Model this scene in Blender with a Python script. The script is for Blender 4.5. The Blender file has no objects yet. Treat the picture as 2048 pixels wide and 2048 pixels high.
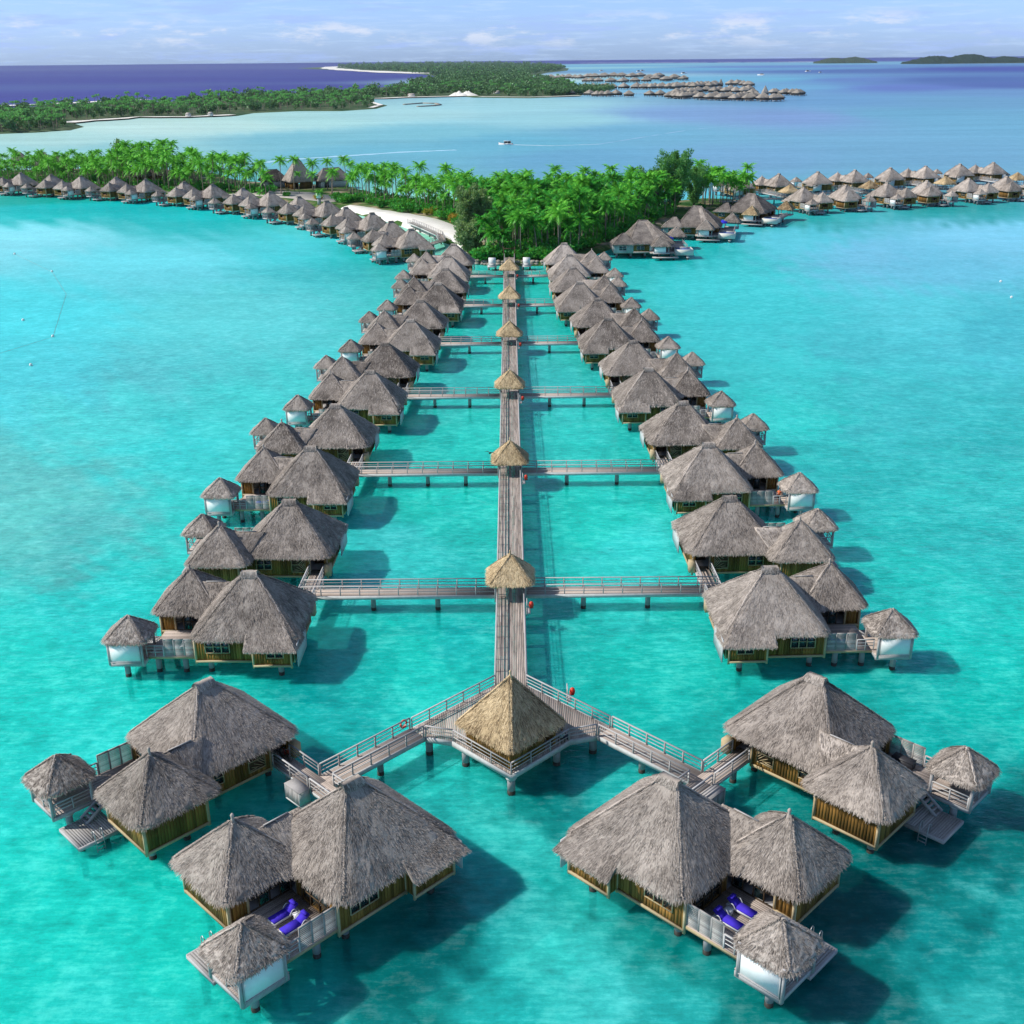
import bpy, math, random
import numpy as np
from mathutils import Matrix, Vector

# ------------------------------------------------------------------ camera, world, sun, exposure
S = bpy.context.scene
COL = S.collection
CAMH = 52.0
def mrot(axis, a): return Matrix.Rotation(a, 3, axis)
PITCH = math.atan(903/2250)
camR = mrot('Z', math.radians(0.04)) @ mrot('X', math.pi/2-PITCH) @ mrot('Z', math.radians(-0.53))
cam_d = bpy.data.cameras.new('camera'); cam = bpy.data.objects.new('camera', cam_d); COL.objects.link(cam)
cam.matrix_world = Matrix.Translation((0.5, 0, CAMH)) @ camR.to_4x4()
cam_d.sensor_width = 36; cam_d.sensor_fit = 'HORIZONTAL'; cam_d.lens = 36*2250/2048
cam_d.clip_start = 1; cam_d.clip_end = 400000
S.camera = cam
S.view_settings.view_transform = 'Standard'; S.view_settings.look = 'None'
S.view_settings.exposure = 0.0; S.view_settings.gamma = 1; S.view_settings.use_curve_mapping = False
S.cycles.max_bounces = 8; S.cycles.transparent_max_bounces = 8; S.cycles.volume_bounces = 0
SUN_EL, SUN_AZ = math.radians(41.5), math.radians(-93)     # azimuth from +Y towards +X: the sun stands on the left
W = bpy.data.worlds.new('World'); S.world = W; W.use_nodes = True
nt = W.node_tree; N = nt.nodes; L = nt.links; N.clear()
out = N.new('ShaderNodeOutputWorld'); bg = N.new('ShaderNodeBackground'); sky = N.new('ShaderNodeTexSky')
sky.sky_type = 'NISHITA'; sky.sun_disc = False; sky.sun_elevation = SUN_EL; sky.sun_rotation = SUN_AZ
sky.altitude = 0; sky.air_density = 1.0; sky.dust_density = 0.6; sky.ozone_density = 3.0
bg.inputs[1].default_value = 0.10
tc = N.new('ShaderNodeTexCoord')
def mth(op, a, b=None, c=None, cl=False):
    n = N.new('ShaderNodeMath'); n.operation = op; n.use_clamp = cl
    for i, v in enumerate((a, b, c)):
        if v is None: continue
        if isinstance(v, (int, float)): n.inputs[i].default_value = v
        else: L.new(v, n.inputs[i])
    return n.outputs[0]
sep = N.new('ShaderNodeSeparateXYZ'); L.new(tc.outputs['Generated'], sep.inputs[0])
az = mth('ARCTAN2', sep.outputs[0], sep.outputs[1]); el = mth('ARCSINE', sep.outputs[2])
def cloud_noise(kx, ky, off, scale, detail, rough, lo, hi):
    cb = N.new('ShaderNodeCombineXYZ'); L.new(mth('MULTIPLY', az, kx), cb.inputs[0]); L.new(mth('MULTIPLY', el, ky), cb.inputs[1]); cb.inputs[2].default_value = off
    ns = N.new('ShaderNodeTexNoise'); L.new(cb.outputs[0], ns.inputs['Vector'])
    ns.inputs['Scale'].default_value = scale; ns.inputs['Detail'].default_value = detail; ns.inputs['Roughness'].default_value = rough
    mr = N.new('ShaderNodeMapRange'); mr.interpolation_type = 'SMOOTHSTEP'
    L.new(ns.outputs[0], mr.inputs[0]); mr.inputs[1].default_value = lo; mr.inputs[2].default_value = hi
    return mr.outputs[0]
def wmix(a, b, f, bt='MIX'):
    n = N.new('ShaderNodeMix'); n.data_type = 'RGBA'; n.blend_type = bt
    for s, v in ((n.inputs[0], f), (n.inputs[6], a), (n.inputs[7], b)):
        if isinstance(v, (int, float)): s.default_value = v
        elif isinstance(v, tuple): s.default_value = (*v, 1)
        else: L.new(v, s)
    return n.outputs[2]
hz = N.new('ShaderNodeMapRange'); L.new(el, hz.inputs[0]); hz.inputs[1].default_value = 0.0; hz.inputs[2].default_value = 0.35
tint = wmix((0.93, 1.31, 2.5), (0.88, 0.86, 0.84), hz.outputs[0])
base = wmix(sky.outputs[0], tint, 1.0, 'MULTIPLY')
gray = cloud_noise(4, 34, 3.1, 3.0, 9, 0.66, 0.50, 0.66)
band = cloud_noise(9, 110, 7.7, 2.6, 8, 0.66, 0.47, 0.68)
puff = cloud_noise(7, 26, 1.3, 2.6, 9, 0.62, 0.52, 0.66)
c1 = wmix(base, (6.0, 7.8, 10.6), mth('MULTIPLY', band, 0.40))
c2 = wmix(c1, (4.1, 5.7, 10.2), mth('MULTIPLY', gray, 0.6))
low = N.new('ShaderNodeMapRange'); L.new(mth('ABSOLUTE', mth('SUBTRACT', el, 0.022)), low.inputs[0]); low.inputs[1].default_value = 0.016; low.inputs[2].default_value = 0.004
c3 = wmix(c2, (7.6, 8.3, 9.9), mth('MULTIPLY', mth('MULTIPLY', puff, low.outputs[0]), 0.75))
L.new(c3, bg.inputs[0]); L.new(bg.outputs[0], out.inputs[0])
sun_d = bpy.data.lights.new('sun', 'SUN'); sun_d.energy = 5.0; sun_d.angle = math.radians(0.53); sun_d.color = (1, 0.96, 0.90)
sun = bpy.data.objects.new('sun', sun_d); COL.objects.link(sun)
sd = Vector((math.sin(SUN_AZ)*math.cos(SUN_EL), math.cos(SUN_AZ)*math.cos(SUN_EL), math.sin(SUN_EL)))
sun.rotation_euler = sd.to_track_quat('Z', 'Y').to_euler(); sun.location = sd*100+Vector((0, 0, 50))

# ------------------------------------------------------------------ measured places (metres)
ISLAND = [(-235.1,506.6),(-230.4,528.4),(-215.4,527.0),(-197.2,516.4),(-174.8,505.7),(-147.5,490.9),(-122.2,478.9),(-98.1,467.4),(-73.6,447.6),(-63.7,435.1),(-52.1,421.5),(-40.7,403.0),(-29.9,382.0),(-20.8,361.9),(-15.7,346.0),(-12.2,329.5),(-9.5,315.4),(-5.0,311.6),(10.2,310.8),(17.9,319.3),(26.3,333.2),(39.7,356.9),(54.4,393.6),(69.9,411.1),(86.8,430.3),(94.3,443.2),(91.7,452),(77,457),(60,446),(30,441),(-14,447),(-34,463),(-58,490),(-74,520),(-104,532),(-125,545),(-150,590),(-190,618),(-235,620),(-275,610),(-295,585),(-300,545)]
BEACH = [(-63.6,434.2),(-52.0,420.7),(-40.6,402.2),(-29.8,381.3),(-20.8,361.2),(-15.6,345.4),(-12.2,328.9),(-11.6,340.9),(-12.6,359.5),(-16.1,381.6),(-25.8,402.6),(-36.4,418.0),(-47.2,429.8),(-56.6,442.0),(-61.1,445.8)]
MOTUA = [(-447.0,963.0),(-417.0,973.0),(-396.0,985.0),(-380.0,1013.0),(-387.0,1064.0),(-417.0,1125.0),(-416.0,1155.0),(-391.0,1203.0),(-384.0,1236.0),(-332.0,1226.0),(-293.0,1267.0),(-290.0,1332.0),(-245.0,1379.0),(-194.0,1368.0),(-164.0,1423.0),(-161.0,1525.0),(-187.0,1630.0),(-215.0,1799.0),(-190.0,1792.0),(-162.0,1835.0),(-91.0,1868.0),(-67.0,1889.0),(-48.0,1827.0),(32.0,1777.0),(102.0,1835.0),(135.0,2112.0),(152.0,2498.0),(143.0,3235.0),(84.0,3452.0),(76.0,4300.0),(165.0,5353.0),(301.0,6342.0),(390.0,7931.0),(352.0,10015.0),(-203.0,15641.0),(-1387.0,19836.0),(-1929.0,16963.0),(-2114.0,14423.0),(-2060.0,11823.0),(-1526.0,9682.0),(-799.0,7017.0),(-403.0,5404.0),(-267.0,4552.0),(-242.0,3450.0),(-251.0,2848.0),(-279.0,2433.0),(-364.0,2294.0),(-393.0,2120.0),(-443.0,2008.0),(-450.0,1922.0),(-483.0,1732.0),(-550.0,1727.0),(-585.0,1672.0),(-624.0,1566.0),(-638.0,1500.0),(-665.0,1443.0)]
WCOL = [(-155.7,370.4,132,222,228),(-106.8,247.5,72,226,229),(-97.4,316.6,107,222,228),(-57.2,342.6,72,213,217),(-62.7,167.9,77,226,219),(-60.9,134.0,117,226,213),(-32.7,92.5,17,224,208),(-43.3,87.9,22,226,208),(-31.3,57.9,22,225,205),(-22.7,57.8,22,225,205),(-14.5,51.1,22,207,192),(44.1,86.4,12,224,206),(62.8,140.6,42,212,204),(51.2,196.1,47,212,208),(89.8,239.1,82,212,219),(145.0,351.7,122,202,226),(88.8,355.2,87,202,215),(53.4,292.2,52,209,208),(11.3,87.0,12,212,195),(8.9,123.6,12,217,198),(-11.4,142.5,12,217,198),(-7.5,266.9,12,197,183),(11.3,266.1,12,197,183),(-7.9,92.1,12,222,204),(-35.6,124.6,42,224,211),(-41.9,167.3,62,224,215),(-173.4,440.2,0,175,170),(-107.9,420.0,12,182,179),(-47.8,332.2,12,193,189),(-147.7,455.0,0,170,168),(99.0,398.2,32,157,156),(163.1,423.3,32,146,146),(51.7,326.5,12,182,179),(-17.2,373.6,132,213,182),(-33.3,403.2,162,222,197),(-308.8,1049.3,195,232,235),(-337.2,875.9,180,225,230),(-321.1,768.9,165,220,228),(-259.9,761.3,150,212,225),(-199.8,1121.9,175,225,232),(-246.0,1082.6,190,230,233),(-118.8,1275.0,170,220,232),(0.2,1472.2,160,215,232),(-155.4,868.2,125,195,218),(-66.6,933.0,125,195,218),(45.3,1126.8,155,212,230),(-3.5,802.0,105,182,215),(-83.9,718.0,110,185,215),(97.5,907.5,112,178,216),(129.9,654.1,115,170,215),(243.2,641.2,112,172,214),(213.1,526.8,118,180,218),(42.0,664.0,105,170,212),(273.2,1135.7,125,160,218),(183.4,1211.8,125,165,220),(385.2,1169.6,105,170,210),(402.1,1012.4,110,175,215),(438.9,1547.0,105,158,210),(563.2,1512.4,105,160,205),(542.3,2275.0,105,165,212),(278.0,2169.4,125,185,225),(224.0,2672.1,125,190,225),(422.3,3306.7,110,180,220),(680.6,3154.4,105,178,218),(859.3,3049.0,95,130,200),(1079.8,2918.9,72,100,174),(966.3,2330.0,76,100,176),(719.2,2201.5,95,120,200),(757.8,1822.8,105,150,205),(1004.7,6732.1,100,170,215),(1453.5,6132.7,95,150,205),(1449.4,5157.2,72,104,176),(2072.8,5305.5,61,71,169),(519.6,8450.1,140,200,222),(1339.1,12726.1,125,190,218),(2416.9,11255.0,110,170,212),(1678.6,7810.4,90,130,200),(919.8,11035.3,100,170,215),(2605.7,31299.2,50,48,151),(4178.3,21686.2,50,48,151),(7303.5,22547.6,54,51,156),(9528.1,23160.8,54,51,156),(4791.4,32185.5,48,46,149),(-1940.3,4700.0,60,56,147),(-1243.5,4289.1,59,54,146),(-620.1,3921.4,57,54,146),(-10246.8,24910.0,56,51,142),(-3624.2,14785.2,54,51,142),(-511.9,4486.7,57,54,146),(-4475.1,28428.1,53,50,139),(-847.4,2041.0,63,60,150),(-618.9,2124.3,61,58,150),(-475.2,2697.8,60,57,147),(-2615.5,100144.0,50,50,142),(138.1,3913.5,180,222,232),(73.6,3325.6,180,222,232),(363.8,20634.8,51,46,147),(-3.4,57.0,0,111,111),(-6.0,55.2,0,116,113),(-2.1,60.5,30,200,195),(0.8,67.1,60,221,211),(2.2,63.1,20,185,177),(-0.9,50.9,40,206,200),(3.0,55.1,60,221,211),(5.0,50.8,70,221,216),(9.7,55.9,0,141,137),(10.7,50.8,50,211,206),(13.7,50.1,10,141,137),(22.5,57.2,0,120,120),(25.7,58.6,0,111,113),(26.5,54.8,20,180,177),(32.3,62.2,0,116,118),(32.0,57.1,30,190,185),(26.2,50.6,60,211,206),(21.8,51.5,0,129,127),(36.5,67.9,0,141,137),(-51.7,125.0,92,195,190),(-62.4,137.8,97,200,193),(-68.7,200.3,90,211,211),(-62.9,245.6,95,216,214),(-80.4,200.7,75,224,228),(-48.3,154.7,50,224,218),(-41.4,103.7,30,228,218),(-36.3,75.6,30,224,211),(-22.4,51.1,40,219,206),(59.9,164.2,50,200,200),(55.8,122.5,30,195,190),(66.2,215.7,60,195,200),(112.6,305.2,105,195,218),(103.9,323.5,115,195,221),(56.0,240.5,50,206,206),(43.8,164.7,30,214,203),(41.8,108.3,20,209,197),(35.0,74.5,10,209,197),(100.3,228.4,60,190,200),(45.3,141.0,15,190,185),(67.0,151.4,20,185,183),(-13.5,79.0,0,180,175),(-4.6,75.1,40,219,209),(8.0,74.9,30,211,203),(-5.7,97.3,10,195,190),(-15.6,116.4,60,224,218),(14.3,115.8,50,221,214),(3.2,71.6,0,137,135),(-1388,7921,59,55,146),(-2140,8723,59,55,146),(-2510,8678,59,55,146),(-3471,9211,59,55,146),(-828,6091,59,55,146),(-1009,8860,59,55,146),(-3189,15839,59,55,146),(-7551,24308,59,55,146)]
RESORT = [(93.0,3527.0),(123.0,3509.0),(144.0,3497.0),(159.0,3561.0),(177.0,3551.0),(195.0,3540.0),(205.0,3460.0),(240.0,3668.0),(260.0,3655.0),(289.0,3719.0),(323.0,3782.0),(348.0,3765.0),(370.0,3666.0),(402.0,3729.0),(388.0,3352.0),(444.0,3618.0),(394.0,3034.0),(462.0,3377.0),(191.0,2975.0),(204.0,2969.0),(220.0,2960.0),(244.0,2897.0),(271.0,2883.0),(304.0,2918.0),(336.0,2954.0),(391.0,3217.0),(146.0,2300.0),(159.0,2264.0),(176.0,2258.0),(185.0,2285.0),(196.0,2250.0),(215.0,2243.0),(234.0,2235.0),(250.0,2229.0),(264.0,2224.0),(282.0,2247.0),(299.0,2241.0),(311.0,2236.0),(78.0,1908.0),(98.0,1901.0),(125.0,1851.0),(133.0,1808.0),(140.0,1806.0),(149.0,1803.0),(163.0,1819.0),(178.0,1775.0),(210.0,1785.0),(225.0,1780.0),(228.0,1705.0),(235.0,1703.0),(239.0,1685.0),(401.0,3095.0),(446.0,3258.0),(452.0,3127.0),(299.0,2244.0),(314.0,2270.0),(321.0,2267.0),(331.0,2295.0),(343.0,2290.0),(348.0,2256.0),(368.0,2346.0),(372.0,2311.0),(384.0,2339.0),(386.0,2305.0),(403.0,2366.0),(452.0,2454.0),(465.0,2448.0),(470.0,2408.0),(465.0,2340.0),(262.0,1872.0),(276.0,1911.0),(290.0,1907.0),(306.0,1947.0),(327.0,1987.0),(332.0,1938.0),(347.0,1980.0),(349.0,1932.0),(373.0,2021.0),(364.0,1927.0),(377.0,1923.0),(402.0,2010.0),(373.0,1836.0),(234.0,1723.0),(237.0,1687.0),(243.0,1668.0),(260.0,1716.0),(260.0,1630.0),(271.0,1611.0),(285.0,1656.0),(283.0,1592.0),(298.0,1636.0),(297.0,1573.0),(316.0,1630.0),(313.0,1568.0),(334.0,1642.0),(329.0,1549.0),(342.0,1545.0),(403.0,1826.0),(413.0,1802.0),(425.0,1798.0),(424.0,1759.0)]
RTALL = [(422.0,2393.0),(379.0,1773.0)]
SHRUBS = [(-47.8,435.5),(-42.2,428.6),(-36.7,422.0),(-32.6,418.6),(-27.5,413.7),(-24.4,403.3),(-20.5,400.2),(-17.7,394.4),(-53.4,449.5),(-45.4,442.0),(-13.9,378.4),(-64.2,453.9),(-60.7,455.4),(-66.8,457.6),(-76.5,465.7),(-28.5,421.4),(-33.3,428.0),(-22.8,414.9),(-40.1,438.3),(-16.0,386.3),(-8.0,314.4),(-4.4,316.0),(-2.2,315.9),(4.5,315.5),(7.4,314.4),(10.3,316.1),(15.1,324.1),(20.1,331.6),(23.5,336.4),(-91.5,478.3),(-102.5,489.2),(-110.6,496.1),(-122.1,497.0),(-133.6,506.5),(-142.5,513.9),(-156.5,521.8),(-165.2,527.2),(-174.1,532.7),(-191.6,541.5),(-199.2,542.2),(-211.6,555.8),(-225.3,552.0),(-233.1,552.7),(41.5,374.7),(49.0,393.9),(36.9,362.9),(54.4,407.8),(69.7,421.9)]
BOAT = [(-1.7,786.2)]
FBOATS = [(458.0,5953.0),(595.0,5527.0),(638.0,5761.0),(664.0,4575.0),(828.0,3955.0),(1214.0,4899.0),(1166.0,4513.0)]
BUOYS = [(-123.5,306.9),(-93.8,228.5),(-146.2,337.8),(122.0,279.8),(116.4,259.9),(-89.0,204.9),(-106.4,244.7)]
WAKE = [(-144.2,652.5),(-123.0,682.7),(-100.7,699.5),(-65.5,728.6),(-33.3,742.4),(-5.2,781.6)]
WAKE2 = [(1.2,785.8),(27.8,772.3),(59.9,783.1),(142.3,935.8),(197.5,1005.3)]
REEF = [(1282.0,20888.0),(2119.0,20148.0),(3150.0,18442.0),(3867.0,16350.0),(4012.0,15266.0)]
BRK=[(-135,1545),(-115,1590),(-96,1573),(-87,1520),(-95,1490),(-112,1470)]
WGAIN = 1.02; CLEAR = 0.44
rng = np.random.default_rng(7); random.seed(7)
def lin(r, g, b):
    f = lambda c: (c/255/12.92) if c/255 <= 0.04045 else ((c/255+0.055)/1.055)**2.4
    return (f(r), f(g), f(b))

# ------------------------------------------------------------------ materials
MATS = {}
class NB:
    def __init__(s, name):
        s.m = bpy.data.materials.new(name); s.m.use_nodes = True; s.t = s.m.node_tree; s.N = s.t.nodes; s.L = s.t.links
        s.N.clear(); s.out = s.N.new('ShaderNodeOutputMaterial'); MATS[name] = s.m
    def n(s, typ, **kw):
        nd = s.N.new('ShaderNode'+typ)
        for k, v in kw.items():
            if k.startswith('i_'):
                k = k[2:]; k = int(k) if k.isdigit() else k.replace('_', ' ')
                if hasattr(v, 'is_output') or isinstance(v, bpy.types.NodeSocket): s.L.new(v, nd.inputs[k])
                else:
                    if isinstance(v, tuple) and len(v) == 3 and nd.inputs[k].type == 'RGBA': v = (*v, 1)
                    nd.inputs[k].default_value = v
            else: setattr(nd, k, v)
        return nd
    def noise(s, vec, scale, detail=3, rough=0.5, dim='3D'):
        return s.n('TexNoise', i_Vector=vec, i_Scale=scale, i_Detail=detail, i_Roughness=rough).outputs[0]
    def ramp(s, fac, pts):
        r = s.n('ValToRGB', i_0=fac); e = r.color_ramp.elements
        while len(e) < len(pts): e.new(0.5)
        for el_, (p, c) in zip(e, pts): el_.position = p; el_.color = (*c, 1)
        return r.outputs[0]
    def mix(s, a, b, f, bt='MIX'):
        n = s.N.new('ShaderNodeMix'); n.data_type = 'RGBA'; n.blend_type = bt
        for so, v in ((n.inputs[0], f), (n.inputs[6], a), (n.inputs[7], b)):
            if isinstance(v, (int, float)): so.default_value = v
            elif isinstance(v, tuple): so.default_value = (*v, 1)
            else: s.L.new(v, so)
        return n.outputs[2]
    def math(s, op, a, b=0.0, cl=False):
        n = s.N.new('ShaderNodeMath'); n.operation = op; n.use_clamp = cl
        for i, v in enumerate((a, b)):
            if isinstance(v, (int, float)): n.inputs[i].default_value = v
            else: s.L.new(v, n.inputs[i])
        return n.outputs[0]
    def mapping(s, vec, scale=(1, 1, 1), loc=(0, 0, 0)):
        return s.n('Mapping', i_Vector=vec, i_Scale=scale, i_Location=loc).outputs[0]
    def bsdf(s, col, rough=0.8, spec=0.2, bump=None, bdist=0.05, bstr=0.6, trans=0.0, metal=0.0):
        p = s.n('BsdfPrincipled')
        for k, v in (('Base Color', col), ('Roughness', rough), ('Specular IOR Level', spec), ('Metallic', metal), ('Transmission Weight', trans)):
            if isinstance(v, (int, float)): p.inputs[k].default_value = v
            elif isinstance(v, tuple): p.inputs[k].default_value = (*v, 1)
            else: s.L.new(v, p.inputs[k])
        if bump is not None:
            b = s.n('Bump', i_Height=bump, i_Distance=bdist, i_Strength=bstr); s.L.new(b.outputs[0], p.inputs['Normal'])
        s.L.new(p.outputs[0], s.out.inputs[0]); return p

def plain(name, col, rough=0.7, spec=0.2, var=0.12, scale=2.0, metal=0.0):
    b = NB(name); o = b.n('TexCoord').outputs['Object']
    n = b.noise(o, scale, 4, 0.6)
    dark = tuple(c*(1-var) for c in col); lite = tuple(min(1, c*(1+var)) for c in col)
    b.bsdf(b.ramp(n, [(0.3, dark), (0.7, lite)]), rough, spec, metal=metal)
def thatch(name, c0, c1, c2):
    b = NB(name); g = b.n('NewGeometry'); o = b.n('TexCoord').outputs['Object']; uv = b.n('TexCoord').outputs['UV']
    oi = b.n('ObjectInfo').outputs['Random']
    st = b.noise(b.mapping(uv, (9, 1.1, 1)), 1.0, 4, 0.65)
    rnd = g.outputs['Random Per Island']
    f = b.math('ADD', b.math('MULTIPLY', rnd, 0.62), b.math('MULTIPLY', st, 0.5))
    ofs = b.n('VectorMath', operation='SCALE', i_0=(37.0, 91.0, 13.0), i_Scale=oi).outputs[0]; o2 = b.n('VectorMath', operation='ADD', i_0=o, i_1=ofs).outputs[0]
    f = b.math('ADD', f, b.math('MULTIPLY', b.math('SUBTRACT', b.noise(o2, 0.45, 4, 0.65), 0.5), 1.0))
    f = b.math('ADD', f, b.math('MULTIPLY', b.math('SUBTRACT', oi, 0.5), 0.22))
    c = b.ramp(f, [(0.16, c0), (0.52, c1), (0.92, c2)])
    b.bsdf(c, 0.95, 0.05, b.noise(b.mapping(uv, (26, 3.5, 1)), 1.0, 3, 0.6), 0.10, 0.8)
thatch('thatch_grey', (0.12, 0.101, 0.086), (0.325, 0.280, 0.240), (0.56, 0.49, 0.425))
thatch('thatch_dark', (0.07, 0.060, 0.054), (0.20, 0.175, 0.155), (0.38, 0.335, 0.29))
thatch('thatch_tan', (0.15, 0.10, 0.055), (0.48, 0.36, 0.205), (0.82, 0.65, 0.40))
thatch('thatch_pale', (0.13, 0.115, 0.095), (0.26, 0.23, 0.19), (0.42, 0.37, 0.31))
def wood(name, c0, c1, axis, freq=2.2, rough=0.8, spec=0.15):
    b = NB(name); g = b.n('NewGeometry'); o = b.n('TexCoord').outputs['Object']
    sc = {'z': (9, 9, 0.8), 'x': (0.8, 9, 9), 'y': (9, 0.8, 9), 'n': (3, 3, 3)}[axis]
    gr = b.noise(b.mapping(o, sc), freq, 4, 0.6); rnd = g.outputs['Random Per Island']
    f = b.math('ADD', b.math('MULTIPLY', rnd, 0.55), b.math('MULTIPLY', gr, 0.55))
    f = b.math('ADD', f, b.math('MULTIPLY', b.math('SUBTRACT', b.noise(o, 0.35, 2), 0.5), 0.5))
    b.bsdf(b.ramp(f, [(0.2, c0), (0.85, c1)]), rough, spec, gr, 0.02, 0.5)
wood('wall_wood', (0.075, 0.045, 0.011), (0.32, 0.17, 0.042), 'z')
wood('trim_wood', (0.30, 0.22, 0.11), (0.52, 0.42, 0.26), 'n')
wood('deck_wood', (0.25, 0.205, 0.175), (0.52, 0.435, 0.375), 'y')
wood('deck_pale', (0.24, 0.225, 0.21), (0.50, 0.48, 0.455), 'n')
wood('grey_wood', (0.24, 0.23, 0.225), (0.46, 0.44, 0.43), 'n')
wood('rail_wood', (0.30, 0.29, 0.28), (0.54, 0.525, 0.51), 'n')
wood('pile_wood', (0.20, 0.20, 0.20), (0.36, 0.36, 0.37), 'z')
wood('dark_wood', (0.05, 0.035, 0.02), (0.12, 0.08, 0.045), 'z')
plain('pile_wet', (0.030, 0.028, 0.020), 0.5, 0.4, 0.4)
plain('white_paint', (0.78, 0.78, 0.76), 0.55, 0.3, 0.05)
plain('fascia_white', (0.50, 0.51, 0.50), 0.7, 0.2, 0.12)
plain('screen_cloth', (0.84, 0.835, 0.81), 1.0, 0.0, 0.05)
plain('metal_grey', (0.42, 0.44, 0.45), 0.35, 0.5, 0.1, metal=0.6)
plain('cushion_blue', (0.06, 0.035, 0.50), 0.85, 0.1, 0.15)
plain('cushion_white', (0.78, 0.78, 0.78), 0.85, 0.1, 0.05)
plain('rattan', (0.62, 0.62, 0.62), 0.6, 0.2, 0.1, 20)
plain('dark_plastic', (0.04, 0.04, 0.045), 0.5, 0.3, 0.2)
plain('float_red', (0.62, 0.045, 0.02), 0.5, 0.4, 0.1)
plain('ring_orange', (0.70, 0.10, 0.05), 0.5, 0.4, 0.08)
plain('skin', (0.42, 0.22, 0.14), 0.6, 0.3, 0.06)
plain('hair_dark', (0.02, 0.014, 0.01), 0.6, 0.2, 0.2)
plain('cloth_grey', (0.45, 0.48, 0.52), 0.9, 0.1, 0.1)
plain('cloth_orange', (0.72, 0.17, 0.07), 0.9, 0.1, 0.1)
plain('cloth_dark', (0.03, 0.035, 0.06), 0.9, 0.1, 0.1)
plain('bike_red', (0.35, 0.03, 0.03), 0.4, 0.4, 0.05)
plain('rubber', (0.02, 0.02, 0.02), 0.7, 0.2, 0.1)
plain('curtain', (0.62, 0.60, 0.56), 0.9, 0.05, 0.1)
plain('pool_wall', (0.60, 0.585, 0.51), 0.6, 0.3, 0.06)
plain('rock', (0.30, 0.27, 0.23), 0.9, 0.1, 0.35, 3)
plain('stone_path', (0.46, 0.42, 0.37), 0.9, 0.1, 0.15, 1)
plain('trunk_palm', (0.26, 0.215, 0.17), 0.9, 0.05, 0.25, 4)
plain('trunk_dark', (0.11, 0.085, 0.065), 0.9, 0.05, 0.25, 4)
plain('umbrella_blue', (0.05, 0.05, 0.62), 0.8, 0.1, 0.1)
plain('rope', (0.25, 0.27, 0.24), 0.9, 0.1, 0.1)
plain('buoy_white', (0.75, 0.73, 0.68), 0.5, 0.3, 0.05)
plain('wake_thin', (0.24, 0.42, 0.58), 0.9, 0.1, 0.15, 0.2)
plain('foam_thin', (0.34, 0.58, 0.70), 0.9, 0.1, 0.12, 0.2)
plain('curtain_dark', (0.10, 0.075, 0.055), 0.9, 0.05, 0.3)
plain('foam', (0.80, 0.86, 0.88), 0.9, 0.1, 0.06, 0.4)
def leaf(name, c0, c1, c2, transl=0.25):
    b = NB(name); g = b.n('NewGeometry'); oi = b.n('ObjectInfo').outputs['Random']; o = b.n('TexCoord').outputs['Object']
    f = b.math('ADD', b.math('MULTIPLY', g.outputs['Random Per Island'], 0.5), b.math('MULTIPLY', oi, 0.5))
    f = b.math('ADD', f, b.math('MULTIPLY', b.math('SUBTRACT', b.noise(o, 0.35, 3), 0.35), 0.6))
    c = b.ramp(f, [(0.15, c0), (0.5, c1), (0.95, c2)])
    d = b.n('BsdfDiffuse', i_Color=c); t = b.n('BsdfTranslucent', i_Color=b.mix(c, (0.5, 0.9, 0.1), 0.3, 'MIX')); gl = b.n('BsdfGlossy', i_Roughness=0.45, i_Color=(0.6, 0.7, 0.6))
    m = b.n('MixShader', i_0=transl, i_1=d.outputs[0], i_2=t.outputs[0])
    m2 = b.n('MixShader', i_0=0.03, i_1=m.outputs[0], i_2=gl.outputs[0]); b.L.new(m2.outputs[0], b.out.inputs[0])
leaf('palm_leaf', (0.009, 0.105, 0.012), (0.028, 0.285, 0.024), (0.18, 0.56, 0.05), 0.22)
leaf('shrub_leaf', (0.010, 0.13, 0.020), (0.025, 0.27, 0.035), (0.10, 0.42, 0.04))
leaf('shrub_yellow', (0.10, 0.17, 0.02), (0.28, 0.26, 0.03), (0.50, 0.25, 0.04))
leaf('iron_leaf', (0.13, 0.21, 0.08), (0.21, 0.31, 0.12), (0.32, 0.40, 0.19), 0.3)
leaf('iron_green', (0.035, 0.15, 0.035), (0.075, 0.26, 0.065), (0.16, 0.38, 0.10), 0.3)
leaf('far_palm', (0.045, 0.19, 0.045), (0.10, 0.33, 0.08), (0.26, 0.50, 0.16))
leaf('far_leaf', (0.050, 0.14, 0.050), (0.090, 0.20, 0.075), (0.15, 0.27, 0.12), 0.12)
leaf('hill_leaf', (0.008, 0.020, 0.012), (0.020, 0.040, 0.020), (0.06, 0.085, 0.035), 0.0)
b = NB('glass'); b.bsdf((0.03, 0.05, 0.055), 0.08, 0.8)
b = NB('pool_water'); o = b.n('TexCoord').outputs['Object']
b.bsdf((0.02, 0.09, 0.42), 0.1, 0.5, b.noise(o, 6, 2), 0.03, 0.3)
b = NB('sand'); o = b.n('TexCoord').outputs['Object']
b.bsdf(b.ramp(b.noise(o, 0.25, 6, 0.7), [(0.3, (0.72, 0.68, 0.60)), (0.7, (0.88, 0.85, 0.79))]), 0.95, 0.05, b.noise(o, 2.0, 4), 0.1, 0.5)
b = NB('grass_ground'); o = b.n('TexCoord').outputs['Object']
gn = b.ramp(b.noise(o, 0.09, 6, 0.65), [(0.36, (0.022, 0.075, 0.015)), (0.5, (0.06, 0.13, 0.03)), (0.60, (0.25, 0.20, 0.12)), (0.68, (0.36, 0.32, 0.25))])
b.bsdf(gn, 0.95, 0.05, b.noise(o, 1.5, 5), 0.2, 0.6)
b = NB('far_ground'); o = b.n('TexCoord').outputs['Object']
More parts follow.
